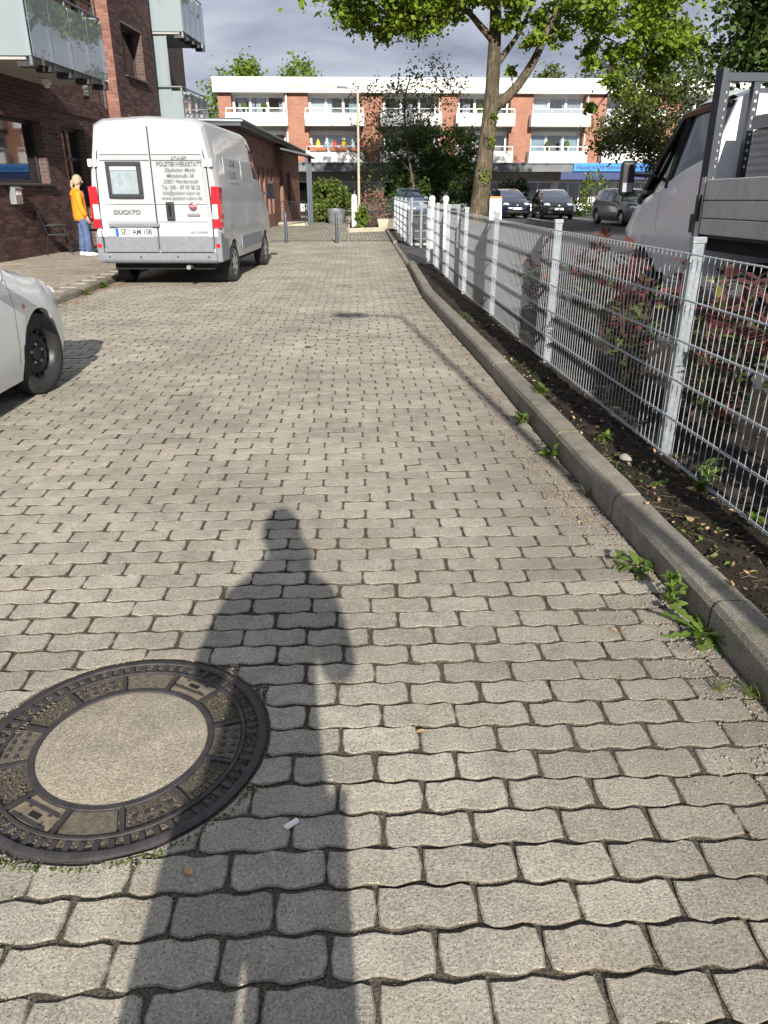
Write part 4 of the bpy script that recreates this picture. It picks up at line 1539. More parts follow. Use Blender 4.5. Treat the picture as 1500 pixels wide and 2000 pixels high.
# ---- compact hatchback (facing +y in its own frame; y=0 at rear bumper)
def hatch_table(L, W, H, hood=0.93, nose=0.66):
    w = W / 2
    return {
        0.00: (0.34, w * .70, 0.50, w * .80, 0.86, w * .80, 1.00, w * .66, 1.06),
        0.06: (0.26, w * .86, 0.52, w * .93, 0.90, w * .90, 1.14, w * .72, 1.20),
        0.30: (0.22, w * .92, 0.55, w * .98, 0.94, w * .96, H - .14, w * .72, H - .07),
        0.75: (0.20, w * .93, 0.56, w * 1.0, 0.94, w * .98, H - .05, w * .72, H - .005),
        1.60: (0.18, w * .93, 0.56, w * 1.0, 0.93, w * .98, H - .05, w * .72, H),
        2.15: (0.18, w * .93, 0.56, w * 1.0, 0.92, w * .98, H - .13, w * .71, H - .06),
        2.75: (0.18, w * .93, 0.57, w * 1.0, 0.90, w * .97, 1.12, w * .80, 1.16),
        2.98: (0.18, w * .93, 0.57, w * 1.0, 0.89, w * .95, hood + .01, w * .86, hood + .06),
        3.30: (0.18, w * .93, 0.57, w * .995, 0.86, w * .93, hood - .05, w * .82, hood),
        L - .30: (0.20, w * .90, 0.54, w * .95, 0.76, w * .86, hood - .17, w * .72, hood - .11),
        L - .10: (0.24, w * .78, 0.48, w * .82, 0.66, w * .72, nose, w * .60, nose + .04),
        L: (0.34, w * .58, 0.45, w * .60, 0.54, w * .54, 0.57, w * .46, 0.585),
    }

def hatchback(name, loc, rz, paint, label, L=3.95, W=1.66, H=1.46, style='cover', face=True, group=None, steer=0, my=2.58):
    car = thing(name, loc, label, 'car', group, rz)
    fw, rw, ar = L - 0.80, 0.62, 0.345
    wins = [('windscreen', 'car_glass', 2.20, 2.94, 13, 19, (-1, 1)), ('rear_window', 'car_glass', 0.08, 0.28, 13, 19, (-1, 1)),
            ('side_window', 'car_glass', 1.52, 2.42, 8, 12, (-1, 1)), ('side_window', 'car_glass', 0.62, 1.44, 8, 12, (-1, 1))]
    shell(car, hatch_table(L, W, H), (rw, fw), ar, (paint,), wins, seams=((2.74, 2, 7), (1.48, 2, 12), (0.86, 3, 7)))
    for sx in (-1, 1):
        for y in (rw, fw):
            wh = wheel(car, sx * (W / 2 - 0.115), y, 0.31, 0.19, sx, style)
            if y == fw:
                wh.rotation_euler = (0, 0, R(steer))
    # front end
    for sx in (-1, 1):
        h_ = MB()
        c_ = Vector((sx * W * 0.345, L - 0.17, 0.685))
        pts = []
        for k in range(12):
            a = 2 * math.pi * k / 12
            pts.append((0.17 * math.cos(a), 0.075 * math.sin(a) + 0.02 * math.cos(a)))
        h_.add([(0, 0.05, 0)] + [(p_[0], 0.02, p_[1]) for p_ in pts] + [(p_[0] * 1.05, -0.10, p_[1] * 1.05) for p_ in pts],
               [(0, k + 1, (k + 1) % 12 + 1) for k in range(12)] + [(k + 1, (k + 1) % 12 + 1, 13 + (k + 1) % 12, 13 + k) for k in range(12)])
        h_.build('headlight', 'clear_lens', car, loc=c_, rot=(R(-14), 0, -sx * R(24)), smooth=40)
        m_ = MB()
        m_.box((0, 0, 0), (0.20, 0.09, 0.13))
        mr = m_.build('wing_mirror', paint, car, bevel=0.03, loc=(sx * (W / 2 + 0.07), my, 0.99))
        m_ = MB()
        m_.box((0, 0, 0), (0.16, 0.008, 0.10))
        m_.build('mirror_glass', 'clear_lens', mr, loc=(0, -0.047, 0))
        t_ = MB()
        t_.box((0, 0, 0), (0.14, 0.10, 0.26))
        t_.build('tail_light', 'red_lens', car, bevel=0.02, loc=(sx * W * 0.40, 0.10, 0.82))
    g_ = MB()
    g_.box((0, 0, 0), (W * 0.52, 0.05, 0.07))
    g_.build('grille', 'black_plastic', car, loc=(0, L - 0.075, 0.63))
    g_ = MB()
    g_.box((0, 0, 0), (W * 0.62, 0.06, 0.09))
    g_.build('air_intake', 'black_plastic', car, loc=(0, L - 0.03, 0.36))
    g_ = MB()
    g_.box((0, 0, 0), (0.46, 0.015, 0.105))
    pl = g_.build('number_plate', 'plate_white', car, loc=(0, L + 0.004, 0.50))
    g_ = MB()
    g_.lathe([(0.05, 0.0), (0.05, 0.01), (0, 0.012)], 16, axis='Y')
    g_.build('badge', 'alloy', car, loc=(0, L - 0.045, 0.655))
    for sx in (-1, 1):
        d_ = MB()
        d_.box((0, 0, 0), (0.03, 0.17, 0.028))
        d_.build('door_handle', paint, car, bevel=0.008, loc=(sx * (W / 2 - 0.002), 1.66, 0.83))
        s_ = MB()
        s_.box((0, 0, 0), (0.05, 1.45, 0.07))
        s_.build('sill', paint, car, bevel=0.02, loc=(sx * (W / 2 - 0.085), 2.0, 0.205))
    s_ = MB()
    for sx in (-0.36, 0.36):
        q_ = MB()
        q_.box((0, 0, 0), (0.42, 0.16, 0.52))
        q_.build('front_seat', 'black_plastic', car, bevel=0.05, loc=(sx, 1.45, 0.95))
    return car

# white car at the kerb, only its front corner in the picture
wc = hatchback('parked_car', (-3.275, 2.70, 0), R(-0.8), 'cream_paint', 'white hatchback with black steel wheels cut off by the picture edge', L=3.95, style='steel', W=1.66, H=1.50, steer=-9, my=2.30)
m = MB()
m.lathe([(0.016, 0), (0.014, 0.008), (0, 0.011)], 12, axis='X')
m.build('side_indicator', 'orange_box', wc, loc=(0.83, 2.9, 0.70))
hatchback('parked_car', (8.35, 45.6, 0.1), R(184), 'navy_paint', 'navy blue small hatchback parked beside the oak trunk', W=1.65, group='cars in the car park')
hatchback('parked_car', (10.75, 44.2, 0.1), R(176), 'black_paint', 'black hatchback with large round headlights right of the navy one', W=1.74, H=1.44, group='cars in the car park')
hatchback('parked_car', (3.10, 47.4, 0.1), R(181), 'blue_paint', 'light blue car parked behind the far garden gate', W=1.72, H=1.50, group='cars in the car park')
hatchback('parked_car', (11.6, 35.9, 0.1), R(186), 'silver_paint', 'grey car half hidden behind the white truck cab', W=1.70, H=1.47, group='cars in the car park')

# ---------------------------------------------------------------- van
van = thing('panel_van', (-3.12, 12.72, 0), 'white high roof panel van with upholstery workshop lettering on its rear doors', 'van', rz=R(-3.4))
VW, VL = 2.04, 5.25
w = VW / 2
vt = {
    0.00: (0.52, w * .86, 1.05, w * .955, 1.70, w * .93, 2.34, w * .80, 2.47),
    0.05: (0.44, w * .94, 1.05, w * .99, 1.70, w * .965, 2.38, w * .83, 2.505),
    0.30: (0.40, w * .95, 1.05, w * 1.0, 1.70, w * .975, 2.40, w * .84, 2.52),
    3.20: (0.38, w * .95, 1.05, w * 1.0, 1.68, w * .97, 2.40, w * .83, 2.52),
    3.75: (0.38, w * .95, 1.02, w * 1.0, 1.62, w * .97, 2.30, w * .80, 2.42),
    4.10: (0.38, w * .95, 1.00, w * 1.0, 1.45, w * .97, 1.98, w * .82, 2.06),
    4.55: (0.36, w * .95, 0.95, w * .99, 1.22, w * .95, 1.38, w * .85, 1.43),
    4.90: (0.34, w * .92, 0.85, w * .95, 1.05, w * .88, 1.14, w * .74, 1.20),
    5.18: (0.34, w * .78, 0.70, w * .80, 0.86, w * .74, 0.93, w * .60, 0.98),
    5.28: (0.38, w * .60, 0.62, w * .62, 0.74, w * .58, 0.80, w * .50, 0.83),
}
vr, vf = 0.96, 4.12
shell(van, vt, (vr, vf), 0.40, ('white_paint',), [
    ('windscreen', 'car_glass', 3.80, 4.50, 13, 19, (-1, 1)),
    ('side_window', 'car_glass', 3.22, 4.18, 7, 12, (-1, 1))], seams=((3.12, 2, 12), (1.95, 2, 11), (4.30, 2, 7)), step=0.08)
for sx in (-1, 1):
    for y in (vr, vf):
        wheel(van, sx * (w - 0.13), y, 0.335, 0.215, sx, 'cover')
XR = (R(90), 0, 0)
def vbox(name, mat, x0, x1, z0, z1, y0=-0.02, y1=0.01, bev=0.006, par=None, rot=None):
    mb = MB()
    mb.b(x0, x1, y0, y1, z0, z1)
    return mb.build(name, mat, par or van, bevel=bev)
# rear doors stand slightly proud of the shell, leaning in towards the roof
doors = {}
for sx, nm in ((-1, 'left'), (1, 'right')):
    d = MB()
    x0, x1 = (0.009, 0.885)
    prof = [(x0, 0.62), (x1 - 0.01, 0.62), (x1, 1.1), (x1 - 0.03, 1.75), (x1 - 0.12, 2.30), (x1 - 0.16, 2.36), (x0, 2.37)]
    zz = [p_[1] for p_ in prof]
    def yb(z):
        return -0.035 + 0.10 * max(0, (z - 1.55)) ** 1.35 * 0.75
    d.add([(sx * x, yb(z), z) for x, z in prof] + [(sx * x, yb(z) + 0.06, z) for x, z in prof],
          [tuple(range(7)), tuple(range(13, 6, -1))] + [(k, (k + 1) % 7, 7 + (k + 1) % 7, 7 + k) for k in range(7)])
    doors[sx] = d.build('rear_door', 'white_paint', van, bevel=0.012)
    for z in (1.98, 1.90, 1.02, 1.28):
        c_ = MB()
        ww = 0.80 - 0.1 * max(0, z - 1.6)
        c_.box((sx * (0.02 + ww / 2), yb(z) - 0.001, z), (ww, 0.006, 0.008))
        c_.build('crease', 'bumper_grey' if z > 1.85 else 'white_paint', doors[sx])
    sl_ = MB()
    sl_.tube([(sx * (x + 0.007), yb(z) + 0.012, z) for x, z in ((0.875, 0.62), (0.885, 1.1), (0.855, 1.75), (0.765, 2.30), (0.725, 2.365))] + [(sx * 0.006, yb(2.375) + 0.012, 2.378)], 0.009, 6)
    sl_.build('door_seal', 'black_plastic', doors[sx])
    lw = MB()
    lw.b(sx * 0.012, sx * 0.87, -0.062, -0.03, 0.56, 0.80)
    lw.build('door_cladding', 'bumper_grey', doors[sx], bevel=0.012)
    # lamps in the rear corners
    for z0, z1, mt in ((0.92, 1.05, 'red_lens'), (1.05, 1.27, 'clear_lens'), (1.27, 1.53, 'red_lens')):
        t_ = MB()
        ins = 0.07 if mt == 'clear_lens' else 0.0
        t_.prism([(sx * 0.885, z0), (sx * (1.02), z0), (sx * (1.015), z1), (sx * 0.90, z1)][::sx], 'Y', -0.035, 0.22)
        t_.build('tail_light', mt, van, bevel=0.015)
    t_ = MB()
    t_.prism([(sx * 0.985, 1.05), (sx * 1.026, 1.05), (sx * 1.022, 1.53), (sx * 0.985, 1.42)][::sx], 'Y', -0.042, 0.225)
    t_.build('tail_light', 'red_lens', van, bevel=0.01)
    for z in (0.845, 1.86):
        for dx in (-0.02, 0.06):
            h_ = MB()
            h_.b(sx * (0.845 + dx), sx * (0.90 + dx), -0.075, 0.02, z - 0.055, z + 0.055)
            h_.build('hinge', 'white_frame', van, bevel=0.012)
    q_ = MB()      # grey corner bumper
    q_.b(sx * 0.90, sx * 1.012, -0.055, 0.50, 0.40, 0.86)
    q_.build('corner_bumper', 'bumper_grey', van, bevel=0.03)
    q_ = MB()
    q_.lathe([(0.0, 0.0), (0.034, 0.0), (0.034, 0.01)], 16, axis='Y')
    q_.build('reflector', 'red_lens', van, loc=(sx * 0.955, -0.068, 0.66))
    mm_ = MB()
    mm_.box((0, 0, 0), (0.16, 0.10, 0.34))
    mr = mm_.build('wing_mirror', 'black_plastic', van, bevel=0.035, loc=(sx * 1.19, 3.98, 1.48))
    mm_ = MB()
    mm_.box((0, 0, 0), (0.14, 0.05, 0.06))
    mm_.build('mirror_arm', 'black_plastic', mr, loc=(-sx * 0.12, 0.02, -0.06))
    mm_ = MB()
    mm_.b(-0.06, 0.06, -0.056, -0.05, -0.13, 0.12)
    mm_.build('mirror_glass', 'black_gloss', mr)
    dh = MB()
    dh.box((sx * 0.985, 3.30, 1.05), (0.03, 0.06, 0.19))
    dh.build('door_handle', 'black_plastic', van, bevel=0.01)
    dh = MB()
    dh.box((sx * 0.985, 3.02, 1.05), (0.03, 0.06, 0.19))
    dh.build('door_handle', 'black_plastic', van, bevel=0.01)
    cl = MB()      # side rubbing strip
    cl.box((sx * 1.015, 2.55, 0.62), (0.03, 2.0, 0.22))
    cl.build('side_moulding', 'bumper_grey', van, bevel=0.012)
    for k, (a, c_) in enumerate(((0.62, 1.88), (2.02, 3.05))):
        sp_ = MB()
        for z0, z1 in ((1.52, 1.96),):
            ln_ = c_ - a
            sp_.box((sx * 0.988, (a + c_) / 2, 1.70), (0.016, ln_, 0.52), M=Matrix.Rotation(-sx * 0.05, 3, 'Y'))
        sp_.build('side_panel', 'white_paint', van, bevel=0.03)
bp = MB()
bp.prism([(-0.07, 0.40), (-0.10, 0.44), (-0.10, 0.545), (0.05, 0.56), (0.05, 0.38)][::-1], 'X', -0.93, 0.93)
bp = bp.build('rear_bumper', 'bumper_grey', van, bevel=0.015)
for x in (-0.8, -0.3, 0.3, 0.8):
    s_ = MB()
    s_.lathe([(0.0, 0.0), (0.014, 0.0), (0.014, 0.006)], 10, axis='Y')
    s_.build('parking_sensor', 'black_plastic', bp, loc=(x, -0.106, 0.49))
vbox('door_gap', 'black_plastic', -0.008, 0.008, 0.60, 2.36, -0.015, 0.03, 0)
# left door window with blind
wd_ = MB()
for z0, z1, x0, x1 in ((1.36, 1.42, -0.70, -0.16), (1.82, 1.88, -0.70, -0.16), (1.42, 1.82, -0.70, -0.64), (1.42, 1.82, -0.22, -0.16)):
    wd_.b(x0, x1, -0.065, 0.0, z0 + 0.001, z1 - 0.001)
wf = wd_.build('window_frame', 'dark_metal', doors[-1], bevel=0.01)
g_ = MB()
g_.b(-0.642, -0.218, -0.044, -0.038, 1.418, 1.822)
g_.build('blind', 'blind', wf)
g_ = MB()
g_.b(-0.642, -0.218, -0.056, -0.051, 1.418, 1.822)
g_.build('pane', 'window_glass', wf)
g_ = MB()
g_.b(-0.63, -0.23, -0.062, -0.056, 1.765, 1.80)
g_.build('blind_rail', 'white_frame', wf)
hd = MB()
hd.box((0.24, -0.045, 1.17), (0.13, 0.03, 0.27))
hd = hd.build('door_handle', 'black_plastic', doors[1], bevel=0.03, seg=3)
q_ = MB()
q_.box((0.235, -0.066, 1.18), (0.035, 0.02, 0.17))
q_.build('grip', 'black_gloss', hd, bevel=0.008)
q_ = MB()
q_.lathe([(0.0, -0.008), (0.055, -0.006), (0.062, 0.0)], 24, axis='Y')
bd = q_.build('badge', 'zinc', doors[1], loc=(0.60, -0.040, 1.24), smooth=40)
q_ = MB()
q_.box((0, -0.008, 0), (0.075, 0.004, 0.06))
q_.build('badge_field', 'red_lens', bd, bevel=0.01)
text('badge_letters', 'FIAT', 0.034, 'plate_white', bd, (0, -0.0115, 0), XR)
q_ = MB()
q_.box((0.60, -0.037, 1.115), (0.20, 0.006, 0.035))
q_.build('badge_strip', 'grey_ink', doors[1])
text('model_letters', 'DUCATO', 0.085, 'grey_ink', doors[-1], (-0.46, -0.037, 1.155), XR, shear=0.15, sx=1.18, weight=0.004)
text('dealer_letters', 'FIAT CAMPER', 0.045, 'grey_ink', doors[1], (0.66, -0.037, 0.855), XR, shear=0.3)
ph_ = MB()
ph_.box((-0.36, -0.055, 0.965), (0.80, 0.05, 0.055))
ph_.build('plate_light_bar', 'bumper_grey', doors[-1], bevel=0.012)
pl = MB()
pl.box((-0.37, -0.046, 0.862), (0.60, 0.014, 0.125))
pl = pl.build('number_plate', 'plate_white', doors[-1], bevel=0.004)
q_ = MB()
q_.box((-0.645, -0.0545, 0.862), (0.048, 0.004, 0.118))
q_.build('plate_band', 'plate_blue', pl)
text('plate_letters', 'SE', 0.118, 'ink', pl, (-0.545, -0.0542, 0.862), XR, sx=0.85, weight=0.004)
q_ = MB()
for z in (0.885, 0.84):
    q_ = MB()
    q_.lathe([(0, -0.002), (0.018, -0.002), (0.018, 0)], 12, axis='Y')
    q_.build('plate_seal', 'grey_ink', pl, loc=(-0.452, -0.053, z))
text('plate_letters', 'AM 108', 0.118, 'ink', pl, (-0.245, -0.0542, 0.862), XR, sx=0.82, weight=0.004)
hb = MB()
hb.box((-0.02, 0.03, 2.425), (0.26, 0.05, 0.045))
hb.build('high_brake_light', 'red_lens', van, bevel=0.01)
ex = MB()
ex.tube([(0.45, -0.09, 0.33), (0.45, 0.4, 0.33)], 0.035, 12)
ex.build('exhaust', 'alloy', van)
ub = MB()
ub.b(-0.82, 0.82, 0.15, 4.6, 0.28, 0.42)
ub.build('chassis', 'underbody', van)
lines = [('ADAMS', 0.085, 0, 1.94, 0.003), ('POLSTERWERKSTATT', 0.083, 0, 1.865, 0.003), ('Glashütter Markt', 0.078, 0.25, 1.785, 0), ('Mittelstraße 58', 0.078, 0.25, 1.705, 0),
         ('22851 Norderstedt', 0.078, 0.25, 1.625, 0), ('Tel.: 040 - 87 09 08 22', 0.082, 0, 1.54, 0.001), ('info@polster-adam.de', 0.082, 0, 1.46, 0), ('www.polster-adam.de', 0.082, 0, 1.385, 0)]
for body, sz, sh, z, wt in lines:
    text('lettering', body, sz, 'grey_ink', doors[1], (0.44, yb(z) - 0.004, z - 0.02), (R(90), 0, 0), shear=sh, sx=0.88 if len(body) < 20 else 0.80, weight=wt * 0.5 + 0.0004)
for (body, sz, z, y, mt) in (('ADAMS', 0.15, 1.88, 1.25, 'grey_ink'), ('POLSTER', 0.16, 1.70, 1.25, 'grey_ink'), ('WERKSTATT', 0.16, 1.53, 1.25, 'grey_ink')):
    text('side_lettering', body, sz, mt, van, (1.0015 - 0.05 * (z - 1.7), y, z), (R(90), 0, R(90)), sx=0.9, weight=0.002)

# ---------------------------------------------------------------- tipper truck in the car park
trk = thing('flatbed_truck', (4.52, 7.90, 0.10), 'white flatbed truck with grey aluminium dropsides parked behind the fence', 'truck', rz=R(0.6))
trk.rotation_euler = (R(-0.6), 0, R(0.6))
tw = 1.00
tt = {      # y=0 at the back of the cab
    0.00: (0.55, tw * .90, 0.95, tw * .99, 1.36, tw * .98, 2.00, tw * .82, 2.12),
    0.60: (0.52, tw * .90, 0.95, tw * 1.0, 1.34, tw * .98, 2.04, tw * .82, 2.17),
    0.98: (0.50, tw * .90, 0.93, tw * 1.0, 1.30, tw * .98, 1.97, tw * .80, 2.08),
    1.30: (0.50, tw * .90, 0.90, tw * 1.0, 1.22, tw * .97, 1.70, tw * .80, 1.77),
    1.62: (0.48, tw * .90, 0.88, tw * .99, 1.14, tw * .95, 1.37, tw * .82, 1.42),
    1.86: (0.46, tw * .88, 0.85, tw * .96, 1.06, tw * .90, 1.17, tw * .76, 1.22),
    2.10: (0.44, tw * .76, 0.75, tw * .82, 0.92, tw * .76, 1.00, tw * .62, 1.04),
    2.20: (0.44, tw * .60, 0.68, tw * .64, 0.82, tw * .58, 0.88, tw * .48, 0.90),
}
tt = {y * 1.16: (v[0], v[1], v[2] * 1.03, v[3], v[4] * 1.07, v[5], v[6] * 1.085, v[7], v[8] * 1.085) for y, v in tt.items()}
for (y_, zs_) in zip(sorted(tt), (1.70, 1.56, 1.43, 1.34, 1.25, 1.14, 0.985, 0.88)):
    tt[y_] = tt[y_][:4] + (zs_,) + tt[y_][5:]
shell(trk, tt, (1.66,), 0.44, ('truck_white',), [('window_frame', 'black_gloss', 0.04, 1.90, 7, 13, (-1, 1)), ('windscreen', 'car_glass', 1.20, 1.86, 13, 19, (-1, 1)), ('side_window', 'dark_glass', 0.14, 0.86, 8, 12, (-1, 1)),
      ('quarter_window', 'dark_glass', 1.07, 1.62, 8, 12, (-1, 1))], seams=((0.08, 2, 7), (1.16, 4, 7)), step=0.06, name='cab')
for sx in (-1, 1):
    wheel(trk, sx * 0.86, 1.66, 0.36, 0.20, sx, 'cover')
    wheel(trk, sx * 0.86, -1.75, 0.36, 0.22, sx, 'steel')
    wheel(trk, sx * 0.62, -1.75, 0.36, 0.22, sx, 'steel')
    m = MB()      # black window surround
    yy = [0.06, 0.14, 0.86, 0.92, 1.42, 1.60]
    m.tube([(sx * 0.96, 1.84, 1.25), (sx * 0.885, 1.51, 1.72), (sx * 0.815, 1.14, 2.13), (sx * 0.82, 0.10, 2.18)], 0.045, 6)
    m.build('pillar_trim', 'black_gloss', trk)
    m = MB()
    m.tube([(sx * 0.98, 1.035, 1.40), (sx * 0.82, 1.035, 2.13)], 0.035, 6)
    m.build('pillar_trim', 'black_gloss', trk)
    m = MB()
    m.box((sx * 1.25, 1.60, 1.52), (0.17, 0.10, 0.38))
    mr = m.build('wing_mirror', 'black_plastic', trk, bevel=0.045, seg=3)
    m = MB()
    m.box((sx * 1.25, 1.545, 1.42), (0.12, 0.006, 0.10))
    m.build('mirror_glass', 'pot_metal', mr)
    for z in (1.56, 1.38):
        m = MB()
        m.tube([(sx * 1.21, 1.58, z), (sx * 0.93, 1.52, z - 0.02)], 0.022, 6)
        m.build('mirror_arm', 'black_plastic', mr)
    m = MB()
    m.prism([(1.98, 1.14), (2.30, 0.86), (2.37, 0.93), (2.06, 1.22)], 'X', sx * 0.70, sx * 0.93)
    m.build('headlight', 'clear_lens', trk, bevel=0.02)
    m = MB()
    m.box((sx * 1.005, 0.19, 1.06), (0.03, 0.10, 0.18))
    m.build('door_handle', 'black_plastic', trk, bevel=0.012)
m = MB()
m.prism([(1.88, 1.50), (2.26, 1.17), (2.34, 1.13), (1.92, 1.44)], 'X', -0.74, 0.74)
m.build('bonnet_cowl', 'black_plastic', trk)
m = MB()
m.b(-0.42, 0.42, 0.15, 0.75, 0.75, 1.75)
m.build('seats', 'black_plastic', trk, bevel=0.08)
m = MB()
m.tube([(-0.35 + 0.18 * math.cos(a), 1.16 + 0.05 * math.sin(a), 1.38 + 0.17 * math.sin(a)) for a in np.linspace(0, 6.28, 18)], 0.016, 6)
m.build('steering_wheel', 'black_plastic', trk)
m = MB()
m.b(-0.45, 0.45, -3.4, 1.9, 0.5, 0.68)
m.build('chassis', 'underbody', trk)
bed_ = MB()
bed_.b(-1.06, 1.06, -3.4, -0.16, 0.94, 1.02)
for sx in (-1, 1):
    bed_.b(sx * 1.04, sx * 1.062, -3.35, -0.2, 1.02, 1.44)
bed_.build('bed_floor', 'rack_metal', trk)
m = MB()
m.b(-1.0, 1.0, -3.3, -0.2, 0.82, 0.935)
m.build('bed_frame', 'underbody', trk)
for sx in (-1, 1):
    for k, (z0, z1) in enumerate(((0.97, 1.115), (1.121, 1.275), (1.281, 1.465))):
        m = MB()
        m.b(sx * 1.065, sx * 1.098, -3.36, -0.19, z0, z1)
        m.build('dropside_board', 'alu_board', trk, bevel=0.008)
    m = MB()
    m.b(sx * 1.03, sx * 1.105, -0.185, -0.10, 0.93, 1.49)
    m.build('corner_post', 'alu_board', trk, bevel=0.006)
    m = MB()
    m.box((sx * 1.12, -0.14, 1.21), (0.04, 0.07, 0.24))
    m.build('latch', 'black_plastic', trk, bevel=0.012)
# headboard rack with drilled uprights
for k in range(8):
    x = -1.03 + k * 2.06 / 7
    m = MB()
    m.b(x - 0.032, x + 0.032, -0.16, -0.09, 1.03, 2.30)
    up = m.build('rack_upright', 'rack_metal', trk)
    if k < 5:
        for j in range(10):
            h_ = MB()
            h_.lathe([(0.0, 0.0), (0.014, 0.0)], 10, axis='Y')
            h_.build('hole', 'plate_white', up, loc=(x, -0.1625, 1.58 + j * 0.07))
m = MB()
m.b(-1.09, 1.09, -0.17, -0.08, 2.301, 2.37)
m.build('rack_top', 'rack_metal', trk)
m = MB()
m.b(-1.10, -1.045, -0.20, -0.05, 0.85, 2.40)
m.build('rack_upright', 'rack_metal', trk)
# tool box on the bed
tb = thing('tool_chest', (4.30, 7.1, 1.12), 'grey chequer plate tool chest standing on the truck bed', 'tool chest', rz=R(0.6))
m = MB()
m.b(-0.60, 0.60, -0.42, 0.42, 0.0, 0.86)
m.build('chest_body', 'mailbox_grey', tb, bevel=0.012)
m = MB()
m.b(-0.62, 0.62, -0.44, 0.44, 0.865, 0.98)
m.build('lid', 'mailbox_grey', tb, bevel=0.012)
for x in (-0.3, 0.3):
    m = MB()
    m.box((x, -0.45, 0.80), (0.07, 0.02, 0.16))
    m.build('catch', 'dark_metal', tb, bevel=0.006)
m = MB()
for i in range(18):
    for j in range(13):
        a = R(45 if (i + j) % 2 else -45)
        m.box((-0.52 + i * 0.061, -0.4225, 0.09 + j * 0.06), (0.035, 0.003, 0.008), M=Matrix.Rotation(a, 3, 'Y'))
        m.box((-0.6025, -0.39 + i * 0.046, 0.09 + j * 0.06), (0.003, 0.03, 0.008), M=Matrix.Rotation(a, 3, 'X'))
m.build('chequer_pattern', 'mailbox_grey', tb)['kind'] = 'stuff'
# ================================================================== FENCES, LAMPS, STREET FURNITURE
FX = [(1.3, 1.735), (2.67, 1.69), (6.02, 1.585), (8.6, 1.565), (10.7, 1.51), (16.6, 1.53)]
def fence_x(y):
    return float(np.interp(y, [a[0] for a in FX], [a[1] for a in FX]))
def rod(name, mat, parent, a, c_, r_, n=6):
    mb = MB()
    mb.tube([a, c_], r_, n, True)
    return mb.build(name, mat, parent, smooth=60)

_rod_me = {}
def rod_inst(name, parent, loc, ln, r_, rot):
    key = (round(ln, 3), r_)
    if key not in _rod_me:
        mb = MB()
        mb.tube([(0, 0, 0), (0, 0, ln)], r_, 6, True)
        _rod_me[key] = mb.mesh(name, 'wire_zinc', smooth=60)
    return link(name, _rod_me[key], parent, loc, rot)

def fence_run(root, posts, zb, fx, near, hgt=1.03, gap=0.056, post_w=(0.04, 0.06)):
    for y in posts:
        p_ = MB()
        x = fx(y) + 0.045
        p_.b(x - post_w[1] / 2 + 0.008, x + post_w[1] / 2 + 0.008, y - post_w[0] / 2, y + post_w[0] / 2, zb - 0.12, zb + hgt + 0.055)
        po = p_.build('post', 'galvanised', root, bevel=0.004)
        c_ = MB()
        c_.b(x - post_w[1] / 2 + 0.003, x + post_w[1] / 2 + 0.013, y - post_w[0] / 2 - 0.005, y + post_w[0] / 2 + 0.005, zb + hgt + 0.045, zb + hgt + 0.075)
        c_.build('cap', 'galvanised', po, bevel=0.003)
        if near and y < 9:
            for z in (0.02, 0.42, 0.82):
                k_ = MB()
                k_.box((x - 0.026, y - 0.028, zb + z + 0.18), (0.018, 0.022, 0.03))
                k_.build('clamp', 'galvanised', po, bevel=0.003)
    for a, c_ in zip(posts[:-1], posts[1:]):
        pn = link('wire_panel', None, root)
        x0, x1 = fx(a), fx(c_)
        ang = math.atan2(x1 - x0, c_ - a)
        y0, y1 = a - 0.015, c_ - 0.02
        P = lambda y, z, off=0.0: (x0 + (x1 - x0) * (y - a) / (c_ - a) + off, y, z)
        for k in range(6):
            z = zb + 0.012 + k * 0.2
            z = zb + hgt - 0.002 if k == 5 else z
            for off in (-0.007, 0.007):
                rod('horizontal_rod', 'wire_zinc', pn, P(y0, z, off), P(y1, z, off), 0.0038)
        n = int((y1 - y0) / gap)
        if near and a < 8.5:
            for k in range(n + 1):
                y = y0 + 0.01 + (y1 - y0 - 0.02) * k / n
                rod_inst('vertical_rod', pn, P(y, zb), hgt + 0.004, 0.0025, (0, 0, 0))
        else:
            mb = MB()
            for k in range(n + 1):
                y = y0 + 0.01 + (y1 - y0 - 0.02) * k / n
                mb.tube([P(y, zb), P(y, zb + hgt + 0.01)], 0.0018, 4, False)
            o_ = mb.build('vertical_rods', 'wire_zinc', pn)
            o_['kind'] = 'stuff'

fc = thing('wire_fence', (0, 0, 0), 'galvanised double rod wire fence along the kerb in front of the truck', 'fence')
fence_run(fc, [1.33, 3.83, 6.27, 8.87, 10.95, 13.1, 14.85, 16.6], 0.155, fence_x, True)
fc2 = thing('wire_fence', (0, 0, 0), 'galvanised wire fence beyond the garden gate, far end of the kerb', 'fence')
fence_run(fc2, [21.4, 23.9, 26.4, 28.9, 31.4], 0.155, lambda y: 1.48 + 0.012 * (y - 21.4), False)

gt = thing('garden_gate', (1.56, 21.35, 0.1), 'small white framed wire gate between the two fence runs', 'gate', rz=R(12))
for x in (0.0, 0.62):
    m = MB()
    m.b(x - 0.03, x + 0.03, -0.03, 0.03, 0.0, 1.20)
    m.build('gate_post', 'galvanised', gt, bevel=0.004)
for z in (0.16, 0.36, 0.56, 0.76, 0.96, 1.10):
    rod('horizontal_rod', 'wire_zinc', gt, (0.03, 0, z), (0.59, 0, z), 0.010)
for k in range(11):
    x = 0.06 + k * 0.05
    rod('vertical_rod', 'galvanised', gt, (x, 0, 0.12), (x, 0, 1.12), 0.0035, 5)
m = MB()
m.b(-0.05, 0.75, -0.1, 0.1, 0.0, 0.05)
m.build('threshold', 'concrete', gt)

